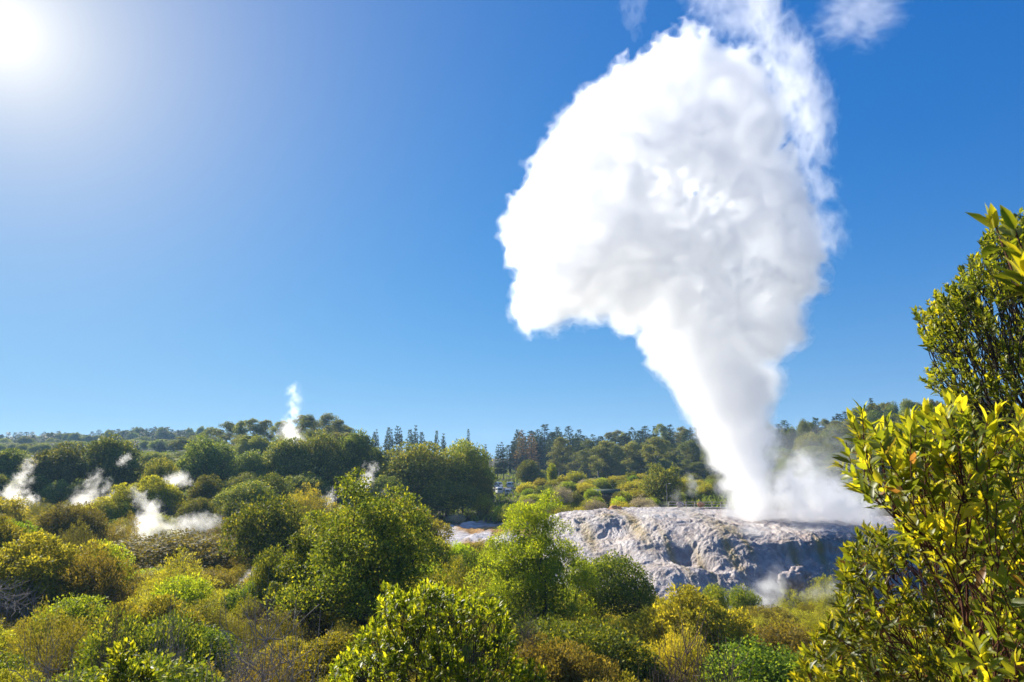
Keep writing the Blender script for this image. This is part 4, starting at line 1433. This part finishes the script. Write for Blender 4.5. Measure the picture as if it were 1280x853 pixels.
# ------------------------------------------------------------------ the scrub hill beyond the mound
done = []
hill_lab = {0: "bright green rounded shrub on the scrub hill behind the mound", 1: "olive rounded shrub on the scrub hill behind the mound", 2: "yellow-green rounded shrub on the scrub hill behind the mound"}
tries = 0
while len(done) < 105 and tries < 6000:
    tries += 1
    Y = g.uniform(132, 212)
    px = g.uniform(600, 900)
    lo_ = np.interp(Y, [132, 150, 175, 212], [640, 618, 640, 690])
    hi_ = np.interp(Y, [132, 150, 175, 212], [800, 850, 880, 900])
    if not lo_ < px < hi_ or (612 < px < 656 and Y > 148):
        continue
    x = at(px, 600, Y)[0]
    wv = g.uniform(3.2, 6.0)
    if any(math.hypot(x - a, Y - b) < 0.42 * (wv + c) for a, b, c in done) or (745 < px < 775 and 150 < Y < 170):
        continue
    done.append((x, Y, wv))
    if g.random() < 0.16:
        GREYS.put(x, Y, wv * 0.8, g.uniform(1.6, 2.6), "grey twiggy shrub among the green ones of the scrub hill", "grey shrubs of the scrub hill")
    else:
        k = int(g.choice(3, p=[0.4, 0.3, 0.3]))
        HILL[k].put(x, Y, wv, g.uniform(2.0, 3.6), hill_lab[k], "rounded shrubs of the scrub hill")
for px, ty, wpx, Y, k, lab in ((825, 588, 46, 150, 1, "dark bronze rounded bush crowning the near end of the scrub hill"), (690, 583, 14, 195, 0, "small upright bush alone on the brow of the scrub hill"),
                               (645, 634, 40, 128, 1, "greyish olive shrub at the toe of the scrub hill beside ochre soil"), (605, 622, 22, 140, 2, "yellow-green shrub on the flank of the scrub hill below the vans")):
    HILL[k].put_px(px, ty, wpx, Y, lab)
for px, ty, wpx, Y in ((655, 640, 30, 126), (800, 624, 26, 138), (815, 632, 26, 134), (572, 644, 22, 134), (742, 628, 30, 138), (700, 612, 30, 146)):
    GREYS.put_px(px, ty, wpx, Y, "pale grey twiggy shrub along the foot of the scrub hill", "grey shrubs at the foot of the scrub hill", hmin=1.2)

# ------------------------------------------------------------------ trees and shrubs one can single out on the near slope
t = empty("spreading_tree", (0, 0, 0))
p = at(462, 611, 44)
hA = p[2] - ground_z(p[0], 44)
dome_tree(201, 9.4, hA, 0.6, 60, 12, 46, 0.17, M["dense"], M["bark"], "crown", t, r_cl=0.15, zmin=-0.45, lobes=2.0, top=0.75, trunk_r=0.22, ratio=0.6)
t.location = (p[0], 44, ground_z(p[0], 44))
tag(t, "large dense dark green tree with sunlit leaf tips, biggest on the near slope", "tree")
t = empty("spreading_tree")
p = at(392, 660, 47)
dome_tree(202, 5.0, p[2] - ground_z(p[0], 47), 0.4, 36, 10, 40, 0.16, M["dense"], M["bark"], "crown", t, r_cl=0.16, zmin=-0.4, lobes=2.0, top=0.8, trunk_r=0.14, ratio=0.6)
t.location = (p[0], 47, ground_z(p[0], 47))
tag(t, "smaller open dark tree leaning against the largest tree, steam in its gap", "tree")
t = empty("feathery_tree")
p = at(664, 630, 50)
dome_tree(203, 9.6, p[2] - ground_z(p[0], 50), 0.3, 60, 14, 62, 0.15, M["bright"], M["bark"], "crown", t, r_cl=0.13, zmin=-0.6, lobes=2.2, top=0.5, trunk_r=0.16, ratio=0.4, droop=0.1)
t.location = (p[0], 50, ground_z(p[0], 50))
tag(t, "bright green feathery pointed tree standing before the pale sinter flat", "tree")
t = empty("round_bush")
p = at(763, 696, 60)
dome_tree(204, 7.2, p[2] - ground_z(p[0], 60), 0.05, 44, 10, 44, 0.17, M["dense"], M["bark"], "crown", t, r_cl=0.15, zmin=-0.2, lobes=1.0, trunk_r=0.12)
t.location = (p[0], 60, ground_z(p[0], 60))
tag(t, "round dense yellow-green bush against the dark foot of the rock mound", "bush")

singles = [
    (GRN[1], 337, 626, 92, 76, "dark round olive bush with sunlit rim before the pale sunlit tree"),
    (GRN[0], 136, 680, 56, 56, "fresh bright green bush glowing among olive scrub"),
    (GRN[0], 12, 652, 58, 72, "bright green bush nearest the outermost dark tree and its steam"),
    (GRN[0], 500, 738, 0, 0, ""),
    (RND[2], 232, 673, 170, 80, "broad bronze-topped shrub with deep shade under it below the steam bank"),
    (RND[2], 92, 634, 84, 92, "rounded bronze shrub in front of the steam curls"),
    (BRO[0], 150, 648, 60, 96, "small bronze shrub beside the brightest low steam cloud"),
    (RND[0], 55, 688, 130, 52, "wide golden olive shrub with a dark shaded hollow beneath"),
    (MAN[1], 735, 743, 32, 58, "small upright lime yellow shrub alone on bare ground"),
    (GRN[0], 232, 722, 76, 46, "fresh green low bush below the broad bronze-topped shrub"),
    (GRN[1], 345, 690, 50, 55, "yellow-green bush just before the large dense tree"),
    (GRN[0], 575, 680, 42, 72, "yellowish green bush between two pale steam columns"),
    (GRN[1], 592, 694, 66, 62, "olive bush between the large dense tree and the feathery tree"),
    (MAN[1], 520, 705, 60, 50, "golden shrub at the shaded foot of the large dense tree"),
    (GRN[0], 893, 732, 34, 71, "lime green bush at the foot of the mound, nearest its dark hollow"),
    (GRN[0], 858, 742, 26, 72, "small lime green bush at the mound foot beside the vent steam"),
    (GRN[1], 928, 736, 36, 72, "rounded yellow-green bush with vent steam over it"),
    (MAN[1], 1020, 728, 70, 74, "golden shrub on the bank beside the big leafy bush"),
]
for k, px, ty, wpx, Y, lab in singles:
    if wpx:
        k.put_px(px, ty, wpx, Y, lab, hmin=1.0)

# laurel-like bush low in the middle
def rosette_bush(name, label, poly, Y0, Y1, base, n_tip, per, L, W, mat, seed, stem_mat, step, r_tip, r_base, cat="bush", rosette=0.6, spread=0.16, up=0.2, tip_tint=0.35, wander=0.10, shape="leaf"):
    g = np.random.default_rng(seed)
    poly = np.array(poly, float)
    lo, hi = poly.min(0), poly.max(0)
    Q = lo + g.random((n_tip * 8, 2)) * (hi - lo)
    Q = Q[in_poly(Q, poly)][:n_tip]
    e = edge_dist(Q, poly)
    T = np.array([at(x, y, g.uniform(Y0, Y1)) for (x, y) in Q])
    root = empty(name, tuple(base))
    T = T - base
    nodes, par = grow(np.zeros(3), T, g, step=step, wander=wander, up=up)
    rr, kids = skeleton_radii(par, r_tip, r_base, 0.6)
    branches("branch", nodes, par, rr, stem_mat, root, 5)
    tips = np.where(kids == 0)[0]
    tips = tips[tips > 0]
    d_tip = unit(nodes[tips] - nodes[par[tips]])
    ctr = T.mean(0)
    k = len(tips)
    ax = unit(d_tip + unit(nodes[tips] - ctr) * 0.3 + np.array((0, 0, 0.55)))
    # rosettes of leaves at the shoot tips, more leaves back along the shoot
    s = g.random((k, per)) ** 1.3
    a = g.random((k, per)) * 6.283
    ref = unit(np.cross(ax, g.normal(size=(k, 3))))
    ref2 = np.cross(ax, ref)
    side = ref[:, None] * np.cos(a)[..., None] + ref2[:, None] * np.sin(a)[..., None]
    back = spread * s
    P = nodes[tips][:, None] - ax[:, None] * back[..., None] + side * 0.004
    D = unit(ax[:, None] * (rosette + 0.5 * (1 - s))[..., None] + side * (0.35 + 0.65 * s)[..., None] + g.normal(size=(k, per, 3)) * 0.22)
    N = unit(ax[:, None] * 0.9 + side * (-0.5) + g.normal(size=(k, per, 3)) * 0.35 + np.array((0, 0, 0.2)))
    ll = L * g.uniform(0.45, 1.35, (k, per)) * (0.75 + 0.35 * s)
    tint = np.clip(0.30 + tip_tint * (1 - s) + g.normal(size=(k, per)) * 0.17 + (g.normal(size=k) * 0.14)[:, None], 0, 1)
    foliage("foliage", P.reshape(-1, 3), D.reshape(-1, 3), N.reshape(-1, 3), ll.ravel(), ll.ravel() * (W / L), tint.ravel(), mat, root, shape, curl=g.normal(0.16, 0.16, k * per), fold=0.16)
    tag(root, label, cat)
    return root


bx = at(535, 853, 12.6)
rosette_bush("laurel_bush", "big glossy green bush with upright leaf clusters rising between golden scrub",
             [(412, 832), (440, 800), (470, 770), (478, 728), (505, 738), (530, 722), (560, 736), (580, 734), (602, 742), (632, 752), (640, 790), (655, 830), (668, 900), (400, 900)],
             11.2, 14.0, np.array((bx[0], 12.8, ground_z(bx[0], 12.8))), 1500, 16, 0.115, 0.048, M["glossy"], 301, M["bark"], 0.22, 0.004, 0.07, spread=0.20, tip_tint=0.45)
for px, top, wpx, Y, sd, lab in ((160, 800, 70, 11.0, 302, "small glossy shrub with yellowish leaf clusters low among brown twigs"), (668, 822, 40, 12.0, 303, "small lime leaf-clustered shoot beside the pale bare patch")):
    b = at(px, top, Y)
    rosette_bush("laurel_bush", lab, [(px - wpx / 2, top + 60), (px - wpx / 3, top + 12), (px, top), (px + wpx / 3, top + 10), (px + wpx / 2, top + 60)], Y - 0.4, Y + 0.4,
                 np.array((b[0], Y, ground_z(b[0], Y))), 70, 14, 0.11, 0.045, M["glossy"], sd, M["bark"], 0.2, 0.004, 0.03, spread=0.18, tip_tint=0.5)

# the leafy bush, the bush under it and the tree behind, all close to the viewpoint
bb = at(1250, 853, 4.8)
rosette_bush("leafy_bush", "dense sunlit bush of small glossy leaves beneath the larger-leaved boughs",
             [(1062, 672), (1088, 652), (1112, 668), (1150, 640), (1300, 600), (1330, 900), (980, 900), (990, 842), (1010, 800), (1045, 762), (1046, 712)],
             4.0, 5.6, np.array((bb[0], 4.8, ground_z(bb[0], 4.8))), 1300, 15, 0.074, 0.025, M["bush"], 304, M["red_stem"], 0.14, 0.0022, 0.03, spread=0.13, tip_tint=0.40)
bb = at(1300, 853, 2.5)
rosette_bush("leafy_bough_bush", "nearest bush with large yellow-green backlit leaves on reddish stems",
             [(1036, 566), (1052, 548), (1078, 505), (1100, 520), (1132, 515), (1182, 500), (1196, 492), (1215, 520), (1255, 508), (1310, 495), (1330, 880), (1190, 880), (1190, 800), (1210, 740), (1160, 690), (1085, 632), (1062, 600)],
             2.0, 2.9, np.array((bb[0], 2.5, ground_z(bb[0], 2.5))), 420, 11, 0.060, 0.024, M["bush"], 305, M["red_stem"], 0.09, 0.0016, 0.016, spread=0.10, tip_tint=0.50, wander=0.14)
bb = at(1345, 700, 8.8)
rosette_bush("leafy_tree", "leafy green tree with small leaf clusters against the blue sky",
             [(1140, 392), (1152, 374), (1192, 352), (1204, 328), (1216, 322), (1226, 292), (1252, 270), (1330, 250), (1340, 590), (1225, 540), (1190, 500), (1166, 488), (1150, 474), (1152, 460), (1182, 446), (1152, 424)],
             7.6, 10.0, np.array((bb[0], 8.8, ground_z(bb[0], 8.8))), 1350, 17, 0.09, 0.038, M["tree"], 306, M["bark"], 0.25, 0.004, 0.09, "tree", spread=0.18, tip_tint=0.35, wander=0.16)
bb = at(1310, 853, 1.35)
rosette_bush("leafy_shoot", "single long shoot tipped with large yellow-green leaves against the tree",
             [(1222, 318), (1240, 285), (1275, 275), (1320, 300), (1320, 350), (1262, 345)], 1.25, 1.45, np.array((bb[0], 1.4, ground_z(bb[0], 1.4))), 9, 9, 0.075, 0.026, M["bush"], 307, M["red_stem"], 0.10, 0.002, 0.008, "shoot", spread=0.07, tip_tint=0.4)

# ------------------------------------------------------------------ the scrub itself
def near_zone(px, Y):
    if Y < 24:
        return "low on the slope nearest the viewpoint"
    if Y < 45:
        return "halfway down the near slope"
    if px > 650:
        return "in the dip before the rock mound"
    return "on the flat before the dark forest"


scrub = []
tries = 0
while tries < 9000 and len(scrub) < 470:
    tries += 1
    Y = math.sqrt(g.uniform(13.0 ** 2, 122 ** 2)) if tries > 3000 else g.uniform(13, 60)
    px = g.uniform(-70, 1150)
    x = at(px, 700, Y)[0]
    if px > 668 and Y > 72:
        continue
    if 500 < px < 740 and Y > 88:
        continue
    if px > 1000 and Y < 22 or 985 < px and Y < 14 or (860 < px < 985 and 66 < Y < 80) or (668 - 14 < px < 700 and 20 < Y < 28) or (690 < px < 790 and 62 > Y > 52):
        continue
    if (360 < px < 560 and 38 < Y < 50) or (600 < px < 735 and 44 < Y < 56):
        continue
    if (255 < px < 410 and Y < 18.5) or (790 < px < 945 and Y < 19.5) or (10 < px < 115 and Y < 16):
        continue
    wv = (2.3 + 0.045 * Y) * g.uniform(0.6, 1.55)
    if any(abs(x - a) < 4.5 and math.hypot(x - a, Y - b) < 0.37 * (wv + c) for a, b, c in scrub):
        continue
    scrub.append((x, Y, wv))
    h = wv * g.uniform(0.48, 0.75)
    if px > 650 and Y > 45:
        h = min(h, 2.5 if Y > 60 else 2.7)
    if 120 < px < 300 and 84 < Y < 104:
        h = min(h, 1.5)
    if 90 < px < 310 and 58 < Y <= 84:
        h = min(h, 2.6)
    z = near_zone(px, Y)
    r_ = g.random()
    gold = 0.12 if px < 400 else 0.0
    if r_ > 0.66 and r_ < 0.92 and g.random() < 0.25 or r_ < 0.20:
        k = int(g.integers(0, 3))
        RND[k].put(x, Y, wv * 1.1, h * 1.1, ["rounded golden olive shrub with shaded flank ", "rounded dark green shrub with sunlit crown ", "rounded bronze shrub with shaded flank "][k] + z, "rounded shrubs " + z)
    elif r_ < 0.66 - gold:
        k = int(g.integers(0, 4))
        lab = ["golden olive feathery shrub", "upright yellow-green feathery shrub", "low spreading olive feathery shrub", "ragged olive feathery shrub"][k]
        MAN[k].put(x, Y, wv, h, lab + " " + z, "manuka scrub " + z)
    elif r_ < 0.78:
        BRO[int(g.integers(0, 2))].put(x, Y, wv, h, "bronze brown feathery shrub " + z, "bronze scrub " + z)
    elif r_ < 0.92:
        k = int(g.integers(0, 2))
        GRN[k].put(x, Y, wv * 0.85, h, ["fresh green leafy shrub ", "dark green leafy shrub "][k] + z, "green shrubs " + z)
    else:
        k = int(g.integers(0, 2))
        DEAD[k].put(x, Y, wv * 0.9, h * 0.9, ["bleached leafless shrub ", "brown leafless shrub "][k] + z, "leafless shrubs " + z)
for i in range(60):                                   # the slope beyond the leafy bush
    Y = math.sqrt(g.uniform(16.0 ** 2, 150 ** 2))
    px = g.uniform(1120, 1330)
    if px < 1180 and 70 < Y < 132:
        continue
    wv = (2.4 + 0.05 * Y) * g.uniform(0.7, 1.4)
    x = at(px, 700, Y)[0]
    k = int(g.integers(0, 3))
    (RND[k] if g.random() < 0.5 else MAN[k]).put(x, Y, wv, wv * 0.6, "scrub bush on the slope behind the big leafy bush", "scrub behind the big leafy bush")
for k, px, ty, wpx, Y, lab in ((0, 330, 772, 150, 15.5, "tangle of bleached bare branches beside the glossy bush"), (1, 870, 782, 150, 17, "tangle of brown bare twigs below the golden scrub"), (0, 60, 812, 90, 13.5, "pale lichen-grey twigs among the lowest scrub"),
                               (1, 150, 745, 60, 21, "thin upright brown stems standing above the lowest scrub"), (0, 215, 770, 60, 22, "fan of silvery bare twigs under an olive shrub"), (1, 660, 762, 40, 30, "brown bare shrub over the pale bare patch")):
    DEAD[k].put_px(px, ty, wpx, Y, lab, hmin=0.8)

# low growth that nobody could count between the shrubs
g = np.random.default_rng(401)
n = 60000
Yv = np.sqrt(g.uniform(9.0 ** 2, 128 ** 2, n)) * np.where(g.random(n) < 0.5, 1, g.uniform(0.3, 1, n))
Yv = np.maximum(Yv, 8.5)
pxv = g.uniform(-90, 1200, n)
ok = ~((pxv > 668) & (Yv > 79)) & ~((pxv > 500) & (pxv < 740) & (Yv > 88)) & ~((pxv > 868) & (pxv < 985) & (Yv > 67) & (Yv < 79)) & ~((pxv > 654) & (pxv < 700) & (Yv > 21) & (Yv < 27))
Yv, pxv = Yv[ok], pxv[ok]
Xv = (pxv - 640) / FPX * Yv / (math.cos(TH)) * 0.985
P = np.stack([Xv, Yv, terrain(Xv, Yv) - 0.03], 1)
patch = perlin(P / 3.0 + 4.4)
ok = patch > -0.25
P, patch = P[ok], patch[ok]
n = len(P)
D = unit(g.normal(size=(n, 3)) * 0.5 + np.array((0, 0, 1.0)))
N = rand_dirs(g, n)
L = g.uniform(0.10, 0.30, n) * np.clip(P[:, 1] / 40, 0.6, 1.6)
u_ = foliage("undergrowth", P, D, N, L, L * 0.34, np.clip(0.35 + patch * 0.5 + g.normal(size=n) * 0.15, 0, 1), M["brown"])
tag(u_, "low dry undergrowth of grass and fern between the shrubs", "undergrowth", None, "stuff")
n = 90000
Yv = g.uniform(120, 420, n)
pxv = g.uniform(-80, 1320, n)
Xv = (pxv - 640) / FPX * Yv / math.cos(TH) * 0.985
ok = ~((pxv > 660) & (Yv < 133)) & ~((pxv > 490) & (Yv < 135))
Xv, Yv = Xv[ok], Yv[ok]
n = len(Xv)
P = np.stack([Xv, Yv, terrain(Xv, Yv) - 0.05], 1)
D = unit(g.normal(size=(n, 3)) * 0.6 + np.array((0, 0, 1.0)))
L = g.uniform(0.6, 1.6, n)
u_ = foliage("undergrowth", P, D, rand_dirs(g, n), L, L * 0.4, g.random(n) * 0.7, M["forest_bright"])
tag(u_, "dense green undergrowth covering the forest floor and far slopes", "undergrowth", None, "stuff")
# ------------------------------------------------------------------ built things
def plain(name, col, rough=0.5, spec=0.4, metal=0.0):
    m, nt = mat_new(name)
    t = nd(nt, "ShaderNodeTexCoord")
    n = nd(nt, "ShaderNodeTexNoise")
    n.inputs["Scale"].default_value = 3.0
    n.inputs["Detail"].default_value = 5
    lk(nt, t.outputs["Object"], n.inputs["Vector"])
    r = ramp(nt, [(0.3, tuple(c * 0.82 for c in col)), (0.7, col)], n.outputs["Fac"])
    p = nd(nt, "ShaderNodeBsdfPrincipled")
    p.inputs["Roughness"].default_value = rough
    p.inputs["Specular IOR Level"].default_value = spec
    p.inputs["Metallic"].default_value = metal
    lk(nt, r.outputs[0], p.inputs["Base Color"])
    o = nd(nt, "ShaderNodeOutputMaterial")
    lk(nt, p.outputs[0], o.inputs["Surface"])
    return m


WHITE = plain("white_paint", (0.80, 0.82, 0.84), 0.3)
GLASS = plain("tinted_window", (0.03, 0.04, 0.05), 0.08, 0.6)
TYRE = plain("tyre_rubber", (0.02, 0.02, 0.02), 0.8)
WOOD = plain("weathered_wood", (0.42, 0.38, 0.33), 0.8, 0.2)
ROOF = plain("grey_green_roof", (0.085, 0.11, 0.075), 0.8, 0.1)
WALLM = plain("brown_wall", (0.14, 0.10, 0.07), 0.8)
METAL = plain("grey_metal", (0.22, 0.22, 0.21), 0.6, 0.3, 0.0)
LAMPW = plain("lamp_white", (0.75, 0.75, 0.72), 0.4)


def multi(name, boxes, mat, parent, bevel=0.0):
    V, F, k = [], [], 0
    for lo, hi in boxes:
        v, f = box_np(lo, hi)
        V.append(v)
        F.append(f + k)
        k += 8
    o = mesh_np(name, np.concatenate(V), np.concatenate(F), mat, parent)
    if bevel:
        b = o.modifiers.new("bevel", "BEVEL")
        b.width = bevel
        b.segments = 3
    return o


def profile_body(name, prof, y0, y1, mat, parent, bevel=0.08):
    n = len(prof)
    V = np.array([(x, y0, z) for x, z in prof] + [(x, y1, z) for x, z in prof], float)
    side = np.array([(i, (i + 1) % n, n + (i + 1) % n, n + i) for i in range(n)])
    o = mesh_np(name, V, [side, np.array([list(range(n))[::-1]]), np.array([list(range(n, 2 * n))])], mat, parent)
    b = o.modifiers.new("bevel", "BEVEL")
    b.width = bevel
    b.segments = 3
    return o


def disc(name, r, w, mat, parent, loc):
    a = np.linspace(0, 2 * math.pi, 20, endpoint=False)
    V = np.concatenate([np.stack([r * np.cos(a), np.full(20, s * w / 2), r * np.sin(a)], 1) for s in (-1, 1)])
    i = np.arange(20)
    j = (i + 1) % 20
    o = mesh_np(name, V, [np.stack([i, j, 20 + j, 20 + i], 1), np.array([list(range(20))[::-1]]), np.array([list(range(20, 40))])], mat, parent)
    o.location = loc
    return o


def van(label, px, py, Y, rz, s=1.0):
    """py: where its roof shows"""
    t = empty("parked_van")
    prof = [(-2.4, 0.35), (2.35, 0.35), (2.45, 0.9), (2.2, 1.15), (1.5, 2.0), (1.1, 2.25), (-2.3, 2.3), (-2.45, 1.9)]
    profile_body("body", prof, -0.95, 0.95, WHITE, t, 0.1)
    multi("windscreen", [((1.86, -0.78, 1.2), (1.9, 0.78, 1.25))], GLASS, t)
    V = np.array([(2.20, -0.8, 1.20), (2.20, 0.8, 1.20), (1.60, 0.72, 1.93), (1.60, -0.72, 1.93)]) + np.array((0.05, 0, 0.05))
    mesh_np("windscreen", V, np.array([(0, 1, 2, 3)]), GLASS, t)
    for sd in (-1, 1):
        for xa, xb in ((-2.1, -0.9), (-0.8, 0.35), (0.45, 1.3)):
            multi("side_window", [((xa, sd * 0.955 - 0.01, 1.35), (xb, sd * 0.955 + 0.01, 1.95))], GLASS, t)
        for xw in (-1.5, 1.5):
            wh = disc("wheel", 0.36, 0.24, TYRE, t, (xw, sd * 0.86, 0.36))
            disc("rim", 0.2, 0.26, METAL, wh, (0, 0, 0))
    multi("rear_window", [((-2.47, -0.7, 1.4), (-2.44, 0.7, 1.95))], GLASS, t)
    p = at(px, py, Y)
    t.location = (p[0], Y, ground_z(p[0], Y) + VAN_UP)
    t.rotation_euler = (0, 0, rz)
    t.scale = (s, s, s)
    tag(t, label, "van", None)
    # bring the roof to the seen height
    t.location.z = p[2] - 2.3 * s
    return t


VAN_UP = 0.0
VANS = [("white van showing between trees, lower one next to the domed tree", 624, 609, 205, 1.75, 0.85), ("white van showing between trees, lower one next to the scrub hill", 636, 611, 207, 1.4, 0.85),
        ("white van roof seen behind the lower vans, next to the domed tree", 623, 602.5, 222, 1.2, 0.85), ("white van roof seen behind the lower vans, next to the hill", 638, 602.5, 224, 1.4, 0.85)]
pad_pts = [van(*v) for v in VANS]
# the gravel terrace they stand on
zpad = [v.location.z for v in pad_pts]
for z, ya, yb in ((max(zpad[:2]), 199, 212), (max(zpad[2:]), 216, 229)):
    x0, x1 = at(614, 610, 207)[0], at(652, 610, 207)[0]
    V, F = box_np((x0, ya, z - 4.0), (x1, yb, min(zpad[:2] if ya < 210 else zpad[2:]) - 0.0))
    o = mesh_np("car_park_terrace", V, F, plain("gravel", (0.16, 0.15, 0.13), 0.9, 0.1))
    tag(o, "gravel terrace of the car park among trees", "car park", None, "structure")

# long low hut on the scrub hill
p = at(758, 613, 160)
t = empty("viewing_hut", (p[0], 160, p[2]))
zb = ground_z(p[0], 160) - p[2]
multi("wall", [((-3.4, -1.2, zb - 0.3), (3.4, 1.2, -0.45))], WALLM, t)
V = np.array([(-3.9, -1.7, -0.5), (3.9, -1.7, -0.5), (3.9, 0, 0.35), (-3.9, 0, 0.35), (3.9, 1.7, -0.5), (-3.9, 1.7, -0.5), (-3.9, -1.7, -0.62), (3.9, -1.7, -0.62), (3.9, 1.7, -0.62), (-3.9, 1.7, -0.62)])
mesh_np("roof", V, [np.array([(0, 1, 2, 3), (3, 2, 4, 5), (6, 7, 1, 0), (9, 5, 4, 8), (6, 9, 8, 7)]), np.array([(1, 7, 8, 4, 2), (0, 3, 5, 9, 6)])], ROOF, t)
for xw in (-2.3, -0.8, 0.8, 2.3):
    multi("window", [((xw - 0.45, -1.225, -1.3), (xw + 0.45, -1.2, -0.75))], GLASS, t)
t.scale = (0.8, 0.8, 0.8)
tag(t, "long low hut with grey-green roof half hidden in scrub on the hill", "hut")

# boardwalk with a railing behind the mound
YF = 127.0
a, b = at(836, 634.5, YF), at(912, 637, YF)
zf = a[2]
t = empty("boardwalk_railing", (a[0], YF, zf))
Lr = b[0] - a[0]
zt = at(870, 627.5, YF)[2] - zf
npst = 8
for i in range(npst):
    x = Lr * i / (npst - 1)
    multi("post", [((x - 0.07, -0.07, -1.2), (x + 0.07, 0.07, zt))], WOOD, t)
for hh in (0.98, 0.5):
    multi("rail", [((-0.1, -0.13, zt * hh - 0.06), (Lr + 0.1, -0.075, zt * hh + 0.06))], WOOD, t)
multi("deck", [((-0.3, 0.1, -0.22), (Lr + 0.3, 2.2, -0.06))], WOOD, t)
tag(t, "pale wooden railing with posts along the boardwalk behind the mound", "railing")

p0, p1 = at(834, 634, 132), at(834, 605, 132)
t = empty("lamp_pole", (p0[0], 132, p0[2] - 0.6))
H_ = p1[2] - p0[2] + 0.6
pn = np.array([(0, 0, -0.6), (0, 0, H_ * 0.5), (0, 0, H_ - 0.15), (0.05, 0, H_), (0.45, 0, H_ + 0.06)])
branches("pole", pn, np.arange(-1, 4), np.array((0.07, 0.06, 0.05, 0.04, 0.03)), METAL, t, 8)
multi("lamp_head", [((0.40, -0.08, H_ + 0.0), (0.75, 0.08, H_ + 0.09))], LAMPW, t, 0.04)
tag(t, "thin grey lamp pole at the end of the boardwalk railing", "lamp pole")

# loose rocks
ROCKM = rough_mat("loose_rock", (0.20, 0.16, 0.15), (0.42, 0.37, 0.36), 2.0)
ROCKO = rough_mat("ochre_rock", (0.28, 0.13, 0.05), (0.45, 0.27, 0.16), 2.0)
for px, py, Y, r, m_, lab in ((769, 638, 122, 1.0, ROCKO, "ochre brown boulder on the crest of the mound, hill side"), (989, 726, 83, 1.2, ROCKM, "dark boulder at the foot of the mound beside the golden shrub"), (1000, 716, 85, 0.9, ROCKM, "grey boulder leaning on the mound foot above the dark one"),
                              (850, 631, 124, 0.55, ROCKM, "small dark rock standing before the boardwalk railing"), (876, 631, 124, 0.5, ROCKO, "small reddish rock standing before the boardwalk railing")):
    c = at(px, py, Y)
    d_ = rand_dirs(np.random.default_rng(int(px)), 1)
    a_ = np.linspace(0, math.pi, 22)
    b_ = np.linspace(0, 2 * math.pi, 36, endpoint=False)
    A_, B_ = np.meshgrid(a_, b_, indexing="ij")
    U_ = np.stack([np.sin(A_) * np.cos(B_), np.sin(A_) * np.sin(B_), np.cos(A_)], -1).reshape(-1, 3)
    rr = 1 + 0.35 * fbm(U_ * 1.3 + px, 3) + 0.12 * fbm(U_ * 4 + px, 3)
    V = U_ * rr[:, None] * r * np.array((1.25, 1.0, 0.85))
    ii, jj = np.meshgrid(np.arange(21), np.arange(36), indexing="ij")
    k_ = ii * 36
    F = np.stack([k_ + jj, k_ + 36 + jj, k_ + 36 + (jj + 1) % 36, k_ + (jj + 1) % 36], -1).reshape(-1, 4)
    o = mesh_np("boulder", V, F, m_, None, True)
    o.location = tuple(c)
    tag(o, lab, "boulder")
# ------------------------------------------------------------------ air
V, F = box_np((-2700, -2700, -40), (2700, 2700, 100))
hz = mesh_np("haze", V, F, vol_mat("air", HAZE, (0.42, 0.70, 1.0), 0.15))
tag(hz, "clear valley air with a little blue haze", "haze", None, "stuff")
hz.display_type = "WIRE"
